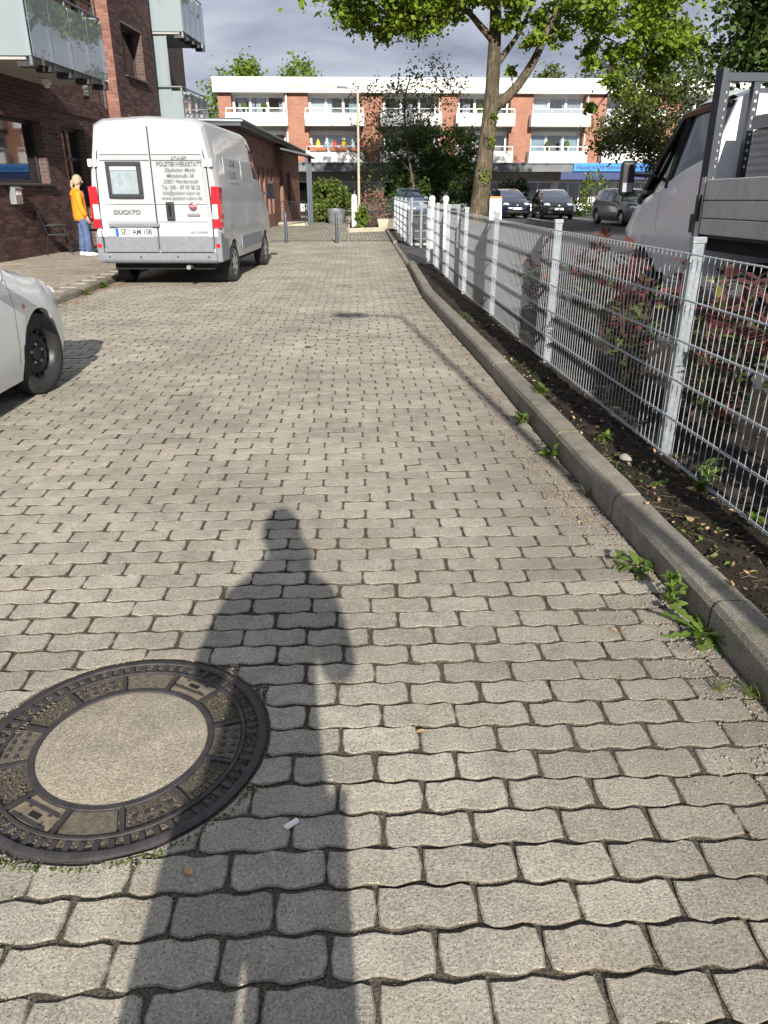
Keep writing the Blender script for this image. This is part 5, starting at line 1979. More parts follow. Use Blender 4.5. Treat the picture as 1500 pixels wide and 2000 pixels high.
for i, (x, y, lab) in enumerate(((1.97, 20.0, 'white post with a round top behind the fence, nearer the gate'), (2.27, 19.6, 'white post with a round top behind the fence, further from the gate'))):
    wp = thing('round_top_post', (x, y, 0.1), lab, 'post', 'white round top posts behind the fence')
    m = MB()
    m.b(-0.05, 0.05, -0.05, 0.05, 0, 1.12)
    m.build('shaft', 'white_frame', wp)
    m = MB()
    m.lathe([(0.0, -0.04), (0.07, -0.04), (0.08, 0), (0.07, 0.04), (0.0, 0.04)], 20, (0, 0, 1.18), axis='Y')
    m.build('disc', 'white_frame', wp, smooth=40)
cr_ = thing('timber_rail', (1.98, 20.3, 0.1), 'grey horizontal rail between the posts behind the fence', 'rail')
m = MB()
m.b(-0.3, 0.75, -0.03, 0.03, 0.95, 1.05)
m.build('beam', 'zinc', cr_)
for x in (-0.25, 0.7):
    m = MB()
    m.b(x - 0.03, x + 0.03, -0.03, 0.03, 0, 0.95)
    m.build('leg', 'zinc', cr_)

def lamp(loc, h, arm, label, rz=0.0, mat='edging', thin=1.0):
    lp = thing('street_lamp', loc, label, 'street lamp', rz=rz)
    m = MB()
    m.tube([(0, 0, 0), (0, 0, 0.9), (0, 0, 0.95), (0, 0, h)], [q_ * thin for q_ in (0.075, 0.075, 0.055, 0.042)], 12)
    m.build('pole', mat, lp, smooth=60)
    m = MB()
    m.tube([(0, 0, h - 0.05), (-arm * 0.25, 0, h + 0.03), (-arm * 0.6, 0, h + 0.05)], 0.028, 8)
    m.build('arm', mat, lp, smooth=60)
    m = MB()
    m.prism([(-arm * 0.5, h + 0.02), (-arm * 0.55, h + 0.09), (-arm * 1.0, h + 0.10), (-arm * 1.05, h + 0.05), (-arm * 0.95, h + 0.02)], 'Y', -0.11, 0.11)
    m.build('lamp_head', 'fascia_grey', lp, bevel=0.02)
    m = MB()
    m.b(-arm * 0.95, -arm * 0.58, -0.09, 0.09, h + 0.0, h + 0.018)
    m.build('diffuser', 'clear_lens', lp)
    return lp
lamp((0.23, 33.2, 0.0), 5.12, 0.78, 'slim cream street lamp with a short arm at the end of the street', mat='edging')
lamp((1.66, -0.75, 0.1), 4.75, 0.80, 'street lamp beside the kerb, shown only by its shadow on the paving', mat='zinc', thin=0.7)

bol = None
for x, y, lab in ((-2.07, 24.16, 'grey steel bollard nearest the front of the van'), (-0.52, 23.86, 'grey steel bollard alone in the middle of the street end')):
    bo = thing('bollard', (x, y, 0), lab, 'bollard', 'bollards across the street end')
    m = MB()
    m.lathe([(0.0, 0.0), (0.062, 0.0), (0.062, 0.02), (0.048, 0.022), (0.048, 0.82), (0.042, 0.86), (0.022, 0.885), (0, 0.89)], 20)
    m.build('shaft', 'blue_grey_metal', bo, smooth=40)
    m = MB()
    m.lathe([(0.05, 0.0), (0.05, 0.06)], 20, (0, 0, 0.74))
    m.build('band', 'zinc', bo)

wp = thing('round_top_post', (0.03, 33.0, 0), 'thick white post with rounded top beside the cream lamp', 'post')
m = MB()
m.lathe([(0.0, 0.0), (0.12, 0.0), (0.12, 1.2), (0.09, 1.3), (0.0, 1.34)], 16)
m.build('shaft', 'white_frame', wp, smooth=40)
pt = thing('planter_pot', (-0.85, 38.6, 0), 'round grey metal planter in front of the clipped bush', 'planter')
m = MB()
m.lathe([(0.0, 0.0), (0.36, 0.0), (0.44, 0.35), (0.47, 0.66), (0.43, 0.66), (0.40, 0.56), (0, 0.56)], 24)
m.build('bowl', 'pot_metal', pt, smooth=40)
m = MB()
m.lathe([(0, 0.575), (0.40, 0.565)], 24)
m.build('planter_soil', 'soil', pt)

# far garden bed and its edging
eg = MB()
pts = [(-0.2, 42), (-0.2, 30.2), (1.28, 31.3), (1.28, 42)]
gb = MB()
gb.poly([(-0.15, 42.5, 0.06), (-0.15, 30.25, 0.06), (1.6, 31.4, 0.06), (4.8, 31.4, 0.11), (4.8, 42.5, 0.11)])
tag(gb.build('garden_bed', 'soil'), kind='structure')
ed = tag(link('edging', None), 'pale stone edging of the far garden bed', kind='structure')
for a, c_ in (((-0.2, 30.15), (1.3, 31.25)), ((-0.2, 30.2), (-0.2, 42))):
    L_ = math.hypot(c_[0] - a[0], c_[1] - a[1])
    n = max(2, int(L_ / 0.8))
    for k in range(n):
        t0 = (k + 0.5) / n
        m = MB()
        m.box((a[0] + (c_[0] - a[0]) * t0, a[1] + (c_[1] - a[1]) * t0, 0.05), (0.09, L_ / n - 0.01, 0.2), rz=-math.atan2(c_[0] - a[0], c_[1] - a[1]))
        m.build('edging_stone', 'edging', ed, bevel=0.01)
gf = thing('garden_wire_fence', (0, 32.6, 0.05), 'thin dark green wire fence around the far garden bed', 'fence')
for x in (0.3, 1.6, 2.9):
    rod('post', 'dark_metal', gf, (x, 0, 0), (x, 0, 1.15), 0.022)
for k in range(7):
    rod('horizontal_wire', 'dark_metal', gf, (0.3, 0, 0.1 + k * 0.165), (2.9, 0, 0.1 + k * 0.165), 0.006, 4)
mb = MB()
for k in range(53):
    mb.tube([(0.3 + k * 0.05, 0, 0.05), (0.3 + k * 0.05, 0, 1.1)], 0.005, 4, False)
mb.build('vertical_wires', 'dark_metal', gf)['kind'] = 'stuff'
tr_ = thing('planting_trough', (1.35, 31.85, 0.05), 'pale stone trough holding purple flowers in the far garden', 'planter')
m = MB()
m.prism([(-0.34, 0), (0.34, 0), (0.42, 0.38), (-0.42, 0.38)], 'Y', -0.25, 0.25)
m.build('trough', 'edging', tr_, bevel=0.02)
ab = thing('advertising_board', (7.15, 40.0, 0.1), 'small white and orange pavement board beside the oak trunk', 'sign board')
m = MB()
m.prism([(-0.25, 0), (0.25, 0), (0.04, 1.0), (-0.04, 1.0)], 'X', -0.3, 0.3)
m.build('board', 'plate_white', ab)
m = MB()
m.b(-0.3, 0.3, -0.06, 0.06, 0.99, 1.10)
m.build('header', 'orange_box', ab)
# painted bay lines
for k, x in enumerate((7.2, 9.5, 11.9)):
    m = MB()
    m.b(x - 0.06, x + 0.06, 36.2, 45.5, 0.102, 0.1045)
    o_ = tag(m.build('bay_marking', 'white_render'), kind='structure')

# cafe furniture by the wall
def chair(loc, rz, label):
    ch = thing('garden_chair', loc, label, 'chair', 'garden chairs by the brick wall', rz)
    m = MB()
    m.b(-0.24, 0.24, -0.22, 0.24, 0.42, 0.46)
    m.build('seat', 'black_plastic', ch, bevel=0.01)
    m = MB()
    m.box((0, -0.29, 0.70), (0.46, 0.025, 0.52), M=Matrix.Rotation(R(14), 3, 'X'))
    m.build('backrest', 'black_plastic', ch, bevel=0.008)
    for sx in (-1, 1):
        m = MB()
        m.tube([(sx * 0.23, -0.36, 0.97), (sx * 0.23, -0.22, 0.44), (sx * 0.24, -0.30, 0.0)], 0.014, 6)
        m.build('leg', 'black_plastic', ch)
        m = MB()
        m.tube([(sx * 0.23, 0.22, 0.44), (sx * 0.24, 0.26, 0.0)], 0.014, 6)
        m.build('leg', 'black_plastic', ch)
        m = MB()
        m.tube([(sx * 0.25, -0.26, 0.64), (sx * 0.25, 0.2, 0.65), (sx * 0.235, 0.23, 0.45)], 0.012, 6)
        m.build('armrest', 'black_plastic', ch)
chair((-6.88, 18.5, 0.1), R(-62), 'dark garden chair behind the person in the yellow jacket')
chair((-6.55, 20.6, 0.1), R(150), 'dark garden chair beside the door, facing the other chair')
tb_ = thing('bistro_table', (-6.62, 19.55, 0.1), 'small bistro table on a pale round base by the brick wall', 'table')
m = MB()
m.lathe([(0, 0.70), (0.33, 0.70), (0.34, 0.715), (0.33, 0.73), (0, 0.73)], 28)
m.build('table_top', 'dark_metal', tb_)
m = MB()
m.lathe([(0.025, 0.05), (0.025, 0.70)], 10)
m.build('column', 'dark_metal', tb_)
m = MB()
m.lathe([(0.30, 0.0), (0.30, 0.03), (0.20, 0.07), (0.05, 0.09), (0, 0.09)], 24)
m.build('base', 'mailbox_grey', tb_, smooth=40)
# ================================================================== VEGETATION
def leaf_quads(P, size, up=0.35, aspect=0.62, jitter=0.45):
    """one small diamond for each point, random attitude"""
    n = len(P)
    nrm = nr.normal(size=(n, 3))
    nrm[:, 2] = np.abs(nrm[:, 2]) + up
    nrm /= np.linalg.norm(nrm, axis=1)[:, None]
    a = np.cross(nrm, nr.normal(size=(n, 3)))
    a /= np.linalg.norm(a, axis=1)[:, None] + 1e-9
    b_ = np.cross(nrm, a)
    s = (size * (1 - jitter + 2 * jitter * nr.random(n)))[:, None]
    V_ = np.stack([P - a * s * 0.5, P + b_ * s * 0.5 * aspect + nrm * s * 0.06, P + a * s * 0.5, P - b_ * s * 0.5 * aspect + nrm * s * 0.06], 1)
    F_ = np.arange(n * 4).reshape(-1, 4)
    return V_.reshape(-1, 3), F_

def clump_points(c, rad, n, sub=14, spread=0.30, shell_=0.55):
    c, rad = np.array(c, float), np.array(rad, float)
    d = nr.normal(size=(sub, 3))
    d /= np.linalg.norm(d, axis=1)[:, None]
    rr = (shell_ + (1 - shell_) * nr.random(sub)) ** 0.6
    cen = c + d * rr[:, None] * rad
    idx = nr.integers(0, sub, n)
    off = nr.normal(size=(n, 3)) * rad * spread
    return cen[idx] + off * (0.5 + nr.random((n, 1)))

def add_crown(root, clumps, size, mat, name='crown', up=0.35, spread=0.30, sub=14, aspect=0.62):
    P = np.concatenate([clump_points(c, r_, n, sub, spread) for c, r_, n in clumps])
    V_, F_ = leaf_quads(P, size, up, aspect)
    return link(name, fast_mesh(name, V_, F_, mat), root)

def limbs(root, paths, mat, name='limb', n=8):
    for pts, r0, r1 in paths:
        mb = MB()
        k = len(pts)
        P = [Vector(p) for p in pts]
        dense, rad = [], []
        for i in range(k - 1):
            for t in np.linspace(0, 1, 5)[:-1 if i < k - 2 else None]:
                p0, p1, p2, p3 = P[max(i - 1, 0)], P[i], P[i + 1], P[min(i + 2, k - 1)]
                q = 0.5 * ((2 * p1) + (p2 - p0) * t + (2 * p0 - 5 * p1 + 4 * p2 - p3) * t * t + (3 * p1 - p0 - 3 * p2 + p3) * t ** 3)
                dense.append(q)
                rad.append((i + t) / (k - 1))
        mb.tube(dense, [r0 + (r1 - r0) * t ** 0.8 for t in rad], n)
        mb.build(name, mat, root, smooth=60)

def branches_to(root, starts, clumps, r_, mat, per=3):
    """thin boughs from the nearest start to points in each clump, one part"""
    mb = MB()
    for c, rad, n in clumps:
        for _ in range(per):
            e = Vector(c) + Vector([rnd.uniform(-0.8, 0.8) * q for q in rad])
            near = sorted(starts, key=lambda p: (Vector(p) - e).length)[:4]
            s = Vector(rnd.choice(near))
            mid = s.lerp(e, 0.5) + Vector((rnd.gauss(0, 0.12), rnd.gauss(0, 0.12), rnd.gauss(0.1, 0.1))) * (e - s).length
            starts.append(tuple(mid))
            starts.append(tuple(mid.lerp(e, 0.6)))
            mb.tube([s, s.lerp(mid, 0.5), mid, mid.lerp(e, 0.6), e], [r_, r_ * 0.8, r_ * 0.55, r_ * 0.35, r_ * 0.12], 5, False)
    mb.build('branches', mat, root)['kind'] = 'stuff'

# ---- oak in the car park
oak = thing('oak_tree', (5.7, 36, 0.1), 'tall oak with a mossy trunk and bright spring leaves over the car park', 'tree')
oak.location = (0, 0, 0)
O = 36.0
limbs(oak, [([(5.62, O, 0.0), (5.68, O, 0.7), (5.86, O, 2.96), (6.0, O, 4.95), (6.02, O, 6.84), (5.97, O, 8.7), (5.7, O, 12), (5.9, O, 15)], 0.49, 0.15)], 'bark', 'trunk', 16)
limbs(oak, [
    ([(6.02, O, 4.7), (6.88, O - .2, 5.36), (7.67, O - .3, 6.48), (8.59, O - .2, 8.31), (10.2, O, 9.6), (12.5, O + .3, 10.2)], 0.26, 0.06),
    ([(6.0, O, 6.2), (6.6, O + .3, 6.9), (7.3, O + .6, 7.9), (8.2, O + 1, 10)], 0.17, 0.05),
    ([(6.0, O, 7.2), (5.43, O, 7.7), (4.54, O - .2, 8.35), (2.6, O - .6, 8.9), (0.6, O - .8, 9.0)], 0.18, 0.04),
    ([(5.9, O, 9), (7.5, O - 1.5, 11), (9.5, O - 2.5, 12)], 0.2, 0.05), ([(5.9, O, 10), (4.2, O - 1, 12), (2.5, O - 2, 13)], 0.2, 0.05)], 'bark')
oc = []
def opx(px, py, dy=0.0):
    return (2.43 + (px - 800) * 0.0213, O + dy, 8.3 - (py - 20) * 0.0188)
for px, py, r_, n in ((700, 22, .8, 900), (745, 30, .9, 1300), (800, 28, 1.0, 1500), (845, 30, .85, 1100), (890, 5, .8, 900), (760, -10, 1.2, 1500), (850, -20, 1.2, 1200), (930, -5, .6, 500), (690, 5, .7, 600),
                      (985, 50, .45, 420), (1000, 15, .6, 500), (1035, 85, .4, 260), (1010, 135, .22, 120), (1075, 30, .6, 600), (1120, 20, .8, 900), (1100, 75, .45, 260), (1180, 35, 1.0, 1500), (1240, 20, 1.1, 1700), (1300, 45, 1.0, 1700), (1325, 95, .75, 1200),
                      (1175, 100, .6, 600), (1230, 110, .7, 900), (1280, 130, .75, 1200), (1330, 150, .5, 600), (1190, 165, .45, 420), (1235, 185, .5, 520), (1285, 195, .55, 800), (1175, 210, .25, 160), (1330, 190, .3, 260), (1300, 235, .3, 300), (1265, 232, .25, 180), (1345, 60, .5, 600), (1150, 130, .3, 160)):
    oc.append((opx(px, py, rnd.uniform(-1.6, 1.2)), (r_, r_ * 1.3, r_ * 0.72), n))
add_crown(oak, oc, 0.20, 'oak_leaf', sub=11, spread=0.28, aspect=0.75)
starts = [(6.88, O - .2, 5.36), (7.67, O - .3, 6.48), (8.59, O - .2, 8.31), (10.2, O, 9.6), (12.5, O + .3, 10.2), (4.54, O - .2, 8.35), (2.6, O - .6, 8.9), (0.6, O - .8, 9.0), (7.3, O + .6, 7.9), (6, O, 7.2)]
branches_to(oak, starts, oc, 0.04, 'twig', 2)
hi = [((x, O + y, z), (2.6, 2.6, 1.6), 900) for x, y, z in ((6, 0, 16), (9, -1, 14.5), (3, -1, 14.5), (12, 0, 12.5), (1, 0, 12), (6, -3, 13.5), (6, 3, 13), (10, 3, 12), (3, 3, 12.5), (13.5, -1, 10.3), (-0.2, -1, 10.2), (8, -4, 11.5), (4, -4, 11.5))]
add_crown(oak, hi, 0.34, 'oak_leaf', 'upper_crown', sub=16)
cl_ = []      # ivy-like shoots on the trunk
for z in (2.0, 3.4, 4.3):
    cl_.append(((5.75 + 0.07 * z, O - 0.45, z), (0.22, 0.08, 0.3), 60))
add_crown(oak, cl_, 0.12, 'oak_leaf', 'trunk_shoots')

def small_tree(name, label, base, trunk, tr, clumps, size, mat, limb_paths=(), twig='twig', per=3, br=0.03, sub=14, spread=0.3, group=None, cat='tree', up=0.35, nt=8):
    t = thing(name, (0, 0, 0), label, cat, group)
    if trunk:
        limbs(t, [(trunk, tr, tr * 0.3)], twig if tr < 0.1 else 'bark', 'trunk', nt)
        for p_ in limb_paths:
            limbs(t, [p_], twig, 'limb', 6)
        starts = list(trunk[1:]) + [q for p_ in limb_paths for q in p_[0][1:]]
        if per:
            branches_to(t, starts, clumps, br, twig, per)
    add_crown(t, clumps, size, mat, sub=sub, spread=spread, up=up)
    return t

def px48(px, py, Y_=48.0):
    k = Y_ / 48.0
    return ((4.2 + (px - 830) * 0.0295) * k, Y_, EYE + ((3.45 - (py - 300) * 0.0260) - EYE) * k)
# dark multi-stem tree before the shops
cs = []
for px, py, r_, n in ((835, 330, 1.4, 2600), (800, 350, 1.1, 1500), (880, 340, 1.2, 1900), (850, 280, 1.2, 1700), (815, 270, 0.9, 1000), (905, 280, 1.0, 1100), (925, 320, 0.9, 900), (780, 300, 0.9, 700), (840, 390, 0.9, 900)):
    cs.append((px48(px, py), (r_, r_, r_ * 0.8), n))
small_tree('yew_tree', 'dense dark green tree in front of the shop row, left of the oak', (4.3, 48, 0), [px48(845, 425), px48(843, 380), px48(838, 320), px48(835, 240)], 0.16, [(a_, b_, int(c_ * 0.95)) for a_, b_, c_ in cs], 0.2, 'mid_leaf', sub=24, spread=0.24)
cs = []
for px, py, r_, n in ((760, 200, 1.2, 420), (800, 170, 1.1, 420), (850, 150, 1.0, 380), (740, 250, 1.1, 420), (720, 310, 1.0, 380), (780, 240, 1.2, 420), (880, 180, 1.0, 300), (830, 215, 1.2, 420), (735, 350, .9, 260), (715, 180, .8, 160)):
    cs.append((px48(px, py, 46), (r_, r_, r_ * 0.8), n))
small_tree('thin_crowned_tree', 'sparse young tree with thin olive leaves before the shop balconies', (3.5, 46, 0), [px48(815, 430, 46), px48(808, 360, 46), px48(795, 280, 46), px48(790, 200, 46), px48(800, 150, 46)], 0.10, cs, 0.15, 'olive_leaf', per=5, br=0.03,
           limb_paths=(([px48(805, 340, 46), px48(760, 280, 46), px48(730, 220, 46)], 0.05, 0.015), ([px48(795, 280, 46), px48(840, 220, 46), px48(870, 160, 46)], 0.05, 0.015)))
def px30(px, py, Y_=30.0):
    return (11.0 + (px - 1270) * 0.0186, Y_, 5.0 - (py - 165) * 0.0168)
cs = []
for px, py, r_, n in ((1200, 260, .9, 1000), (1250, 240, .9, 1000), (1300, 230, .9, 1000), (1220, 210, .8, 700), (1290, 170, .7, 620), (1340, 180, .7, 620), (1250, 285, .8, 1100), (1190, 290, .6, 600), (1310, 280, .7, 700), (1210, 160, .5, 200), (1360, 145, .5, 160), (1380, 220, .6, 300), (1275, 310, .6, 500)):
    cs.append((px30(px, py), (r_, r_ * 1.2, r_ * 0.65), n))
small_tree('spreading_tree', 'low spreading dark leaved tree behind the white truck cab', (11.2, 30, 0), [(11.4, 30, 0.0), px30(1300, 300), px30(1290, 250), px30(1260, 210)], 0.13, cs, 0.13, 'olive_leaf', per=6, br=0.035,
           limb_paths=(([px30(1290, 250), px30(1330, 200), px30(1350, 150)], 0.06, 0.015), ([px30(1285, 260), px30(1240, 230), px30(1190, 240)], 0.06, 0.015)))
cs = [((9.2 + dx, 20 + dy, z), (1.1, 1.1, 0.8), 1900) for dx, dy, z in ((0.6, 0, 5.6), (0.3, 0.3, 4.9), (1.4, 0, 5.0), (1.5, 0.5, 4.3), (0.9, -.3, 6.4), (2.4, 0, 4.4), (2.3, 0, 5.6), (2.0, 0.5, 6.8), (0.2, 0.4, 6.9), (3.4, 0, 5.0), (3.2, 0, 6.3))]
small_tree('maple_tree', 'dense dark green tree crown above the truck rack', (11, 20, 0), [(11.6, 20.6, 0), (11.5, 20.5, 2.5), (11.2, 20.3, 4.5), (11, 20, 7)], 0.22, cs, 0.17, 'mid_leaf', per=3, br=0.05)
# trees showing over the roofs
for x, y, z, r_, n, mt, lab in ((-10.4, 72, 8.2, 1.9, 1900, 'fresh_leaf', 'bright green treetop left of the shop row roof'), (-8.9, 72, 10.2, 1.15, 1000, 'fresh_leaf', 'light green treetop above the parapet, nearest the balconies'), (-4.3, 73, 10.3, 1.25, 1000, 'fresh_leaf', 'light green treetop above the second roof bay'),
                               (17.3, 74, 10.4, 1.0, 500, 'olive_leaf', 'small olive treetop above the parapet right of the oak'), (21.5, 76, 10.3, 1.3, 500, 'olive_leaf', 'olive treetop over the roof behind the spreading tree'), (30, 76, 10.5, 2.6, 1500, 'mid_leaf', 'dark treetop over the far right end of the roof')):
    cs = [((x, y, z), (r_, r_, r_), n), ((x + r_ * .3, y, z - r_ * 1.5), (r_ * 1.3, r_, r_ * 1.4), n // 2), ((x, y, z - r_ * 3), (r_ * 1.4, r_, r_ * 1.4), n // 2)]
    small_tree('roof_height_tree', lab, (x, y, 0), [(x, y, 0), (x + .1, y, 4), (x, y, z - r_), (x, y, z)], 0.25, cs, 0.34, mt, per=2, br=0.05, group='trees behind the shop row', sub=22)

# ---- clipped bush and garden shrubs
def bush(name, label, c, rad, n, size, mat, cat='bush', stems=5, group=None, sub=40, spread=0.16):
    t = thing(name, (c[0], c[1], c[2]), label, cat, group)
    mb = MB()
    for k in range(stems):
        a = rnd.uniform(0, 6.28)
        mb.tube([(0, 0, 0), (0.3 * rad[0] * math.cos(a), 0.3 * rad[1] * math.sin(a), rad[2] * 0.8), (0.6 * rad[0] * math.cos(a), 0.6 * rad[1] * math.sin(a), rad[2] * 1.5)], [0.02, 0.014, 0.005], 5)
    mb.build('stems', 'twig', t)
    P = clump_points((0, 0, rad[2]), rad, n, sub, spread, 0.8)
    P = P[P[:, 2] > 0.02]
    V_, F_ = leaf_quads(P, size)
    link('foliage', fast_mesh('foliage', V_, F_, mat), t)
    return t
bush('clipped_bush', 'large rounded evergreen bush behind the grey planter', (-1.25, 40.6, 0), (1.0, 0.95, 0.90), 8000, 0.15, 'laurel_leaf', sub=80, spread=0.13)
bush('garden_shrub', 'bright green shrub at the foot of the cream lamp', (0.35, 31.4, 0.05), (0.30, 0.28, 0.36), 520, 0.14, 'fresh_leaf')
bush('flowering_shrub', 'pink flowering shrub behind the garden wire fence', (0.85, 35.2, 0.05), (0.62, 0.5, 0.66), 1100, 0.10, 'pink_flower')
bush('garden_shrub', 'reddish low shrub beside the stone trough', (0.95, 33.3, 0.05), (0.40, 0.35, 0.42), 420, 0.09, 'pink_flower')
bush('garden_shrub', 'dark green garden shrub next to the second fence', (1.75, 36.0, 0.05), (0.5, 0.5, 0.65), 800, 0.11, 'mid_leaf')
bush('flower_clump', 'purple and white flowers in the stone trough', (1.35, 31.85, 0.43), (0.3, 0.18, 0.10), 160, 0.07, 'pink_flower', stems=3)
bush('car_park_shrub', 'rounded shrub between the navy and the black car', (9.65, 47.8, 0.1), (0.9, 0.8, 0.95), 1700, 0.17, 'dark_leaf')
bush('car_park_shrub', 'low green hedge plant right of the black car', (12.6, 45.5, 0.1), (1.3, 0.7, 0.42), 1500, 0.14, 'mid_leaf')
bush('car_park_shrub', 'tall green shrub in front of the blue practice sign', (14.2, 47.0, 0.1), (0.7, 0.7, 1.2), 900, 0.16, 'laurel_leaf')
bush('car_park_shrub', 'green hedge plant behind the light blue car', (5.4, 49.5, 0.1), (1.3, 0.8, 0.9), 1700, 0.17, 'mid_leaf')
bush('car_park_shrub', 'dark hedge plant below the dark yew tree', (7.4, 50.5, 0.1), (0.9, 0.8, 0.9), 1200, 0.17, 'dark_leaf')
bush('car_park_shrub', 'fresh green sapling beside the truck mirror', (9.35, 24.5, 0.1), (0.42, 0.42, 0.95), 420, 0.12, 'fresh_leaf')

# ---- photinia shrubs right behind the near fence
def leaf_mesh(name, ln, wd, mat, fold=0.25, curl=0.2, lobes=0):
    st = 6 if not lobes else 11
    V_, F_ = [], []
    for i in range(st):
        t = i / (st - 1)
        w_ = wd * math.sin(math.pi * min(1, t ** 0.8 * 0.97 + 0.03)) ** 0.8 if not lobes else wd * (0.25 + 0.75 * t) * (1 if i % 2 else 0.45) * (1 if t < 0.95 else 0.1)
        z = -curl * ln * t * t
        y = ln * t
        V_ += [(-w_ / 2, y, z + w_ * fold), (0, y, z), (w_ / 2, y, z + w_ * fold)]
    for i in range(st - 1):
        for k in (0, 1):
            F_.append((i * 3 + k, i * 3 + k + 1, (i + 1) * 3 + k + 1, (i + 1) * 3 + k))
    mb = MB()
    mb.v, mb.f, mb.m = V_, F_, [0] * len(F_)
    return mb.mesh(name, mat, smooth=80)
LM = {m_: [leaf_mesh('leaf', l_, l_ * 0.46, m_, 0.16, c_) for l_, c_ in ((0.10, 0.15), (0.115, 0.3), (0.08, 0.1))] for m_ in ('red_leaf', 'shrub_leaf', 'yellow_leaf')}
def photinia(x, y, h, label, n_obj, n_join, nst=7, red=0.32):
    t = thing('photinia_shrub', (x, y, 0.1), label, 'shrub', 'shrubs planted behind the near fence')
    tips = []
    for k in range(nst):
        a = rnd.uniform(0, 6.28)
        sp_ = rnd.uniform(0.10, 0.36)
        hh = h * rnd.uniform(0.65, 1.05)
        pts = [(0, 0, 0), (sp_ * 0.4 * math.cos(a), sp_ * 0.4 * math.sin(a), hh * 0.4), (sp_ * 0.8 * math.cos(a), sp_ * 0.8 * math.sin(a), hh * 0.75), (sp_ * math.cos(a), sp_ * math.sin(a), hh)]
        mb = MB()
        mb.tube(pts, [0.008, 0.006, 0.005, 0.003], 5)
        mb.build('stem', 'red_twig', t)
        tips.append(pts)
    jm = {'red_leaf': MB(), 'shrub_leaf': MB()}
    total = n_obj + n_join
    for i in range(total):
        pts = rnd.choice(tips)
        u = rnd.random() ** 0.75
        s = u * 2.999
        k = int(s)
        p_ = Vector(pts[k]).lerp(Vector(pts[k + 1]), s - k)
        if p_.z < 0.08:
            continue
        top = p_.z > h * (1 - red)
        mt = 'red_leaf' if (top and rnd.random() < 0.8) or rnd.random() < 0.14 else 'shrub_leaf'
        if rnd.random() < 0.007:
            mt = 'yellow_leaf'
        rot = Euler((R(rnd.uniform(5, 65)) if top else R(rnd.uniform(-35, 40)), rnd.gauss(0, 0.4), rnd.uniform(0, 6.28)))
        s_ = rnd.uniform(0.75, 1.25)
        me = rnd.choice(LM[mt])
        if i < n_obj or mt == 'yellow_leaf':
            o_ = link('leaf', me, t, p_, rot)
            o_.scale = (s_, s_, s_)
        else:
            mm_ = Matrix.Translation(p_) @ rot.to_matrix().to_4x4() @ Matrix.Scale(s_, 4)
            jm[mt].add([mm_ @ v.co for v in me.vertices], [tuple(q.vertices) for q in me.polygons])
    for mt, mb in jm.items():
        if mb.f:
            o_ = link('foliage', mb.mesh('foliage', mt, smooth=80, clean=False), t)
            o_['kind'] = 'stuff'
ph = [(2.05, 2.55, 0.72, 'photinia shrub at the picture edge, its leaves mostly green with red'), (2.15, 3.25, 0.95, 'red tipped photinia just right of the nearest fence post'), (2.02, 3.95, 0.90, 'red tipped photinia directly behind the nearest fence post'),
      (2.18, 4.6, 0.98, 'tall red tipped photinia left of the nearest fence post'), (2.0, 5.3, 0.92, 'photinia with dark red leaves midway between the two nearest posts'), (2.2, 5.95, 0.96, 'photinia just right of the second fence post'),
      (2.08, 6.7, 0.92, 'photinia left of the second fence post'), (2.2, 7.45, 0.98, 'photinia with the highest red shoots, below the truck nose'), (2.05, 8.2, 0.88, 'last photinia of the row, farthest along the fence')]
for i, (x, y, h, lab) in enumerate(ph):
    photinia(x, y, h, lab, 40 if i < 6 else 8, 260, nst=9)

# ---- weeds, grass tufts
WL = [leaf_mesh('leaf', 0.13, 0.038, 'weed_leaf', 0.15, 0.35, lobes=1), leaf_mesh('leaf', 0.10, 0.034, 'weed_leaf', 0.15, 0.3, lobes=1)]
WR = [leaf_mesh('leaf', 0.06, 0.026, 'weed_leaf', 0.2, 0.3), leaf_mesh('leaf', 0.045, 0.022, 'weed_leaf', 0.2, 0.2)]
GR = [leaf_mesh('blade', 0.075, 0.0055, 'grass_blade', 0.1, 0.35), leaf_mesh('blade', 0.055, 0.005, 'grass_blade', 0.1, 0.5)]
def weed(x, y, z, label, leaves, n, s=1.0, tilt=(10, 55), name='weed', cat='weed', lift=0.0, part='leaf'):
    t = thing(name, (x, y, z), label, cat, 'weeds along the kerbs')
    for k in range(n):
        a = rnd.uniform(0, 6.28)
        o_ = link(part, rnd.choice(leaves), t, (rnd.gauss(0, 0.012) * s, rnd.gauss(0, 0.012) * s, 0.004 + lift * rnd.random()), (R(rnd.uniform(*tilt)), rnd.gauss(0, 0.3), a))
        q = s * rnd.uniform(0.6, 1.15)
        o_.scale = (q, q, q)
weed(1.235, 2.22, 0.0, 'dandelion with long toothed leaves at the foot of the near kerb', WL, 26, 1.35, (0, 42))
weed(1.20, 2.42, 0.0, 'fine leaved weed behind the big dandelion at the kerb', WR, 60, 0.85, (0, 70), lift=0.12)
weed(1.19, 2.70, 0.0, 'broad leaved seedling lying out from the kerb near its joint', WR, 14, 1.5, (0, 40), lift=0.03)
weed(1.10, 2.74, 0.0, 'tiny toothed seedling on the paving beside the broad seedling', WR, 10, 1.1, (10, 45), lift=0.05)
weed(1.24, 1.86, 0.0, 'grass tuft at the kerb foot by the picture edge', GR, 40, 0.9, (20, 80), 'grass_tuft', 'grass tuft', part='blade')
weed(1.15, 1.89, 0.0, 'small grass tuft on the paving left of the edge tuft', GR, 26, 0.7, (20, 75), 'grass_tuft', 'grass tuft', part='blade')
weed(1.21, 3.55, 0.0, 'thin grass tuft at the kerb joint below the nearest fence post', GR, 18, 0.9, (30, 85), 'grass_tuft', 'grass tuft', part='blade')
weed(1.13, 4.85, 0.0, 'bright green weed tuft spilling over the kerb, second from the lamp shadow', WR, 40, 1.1, (0, 65), lift=0.06)
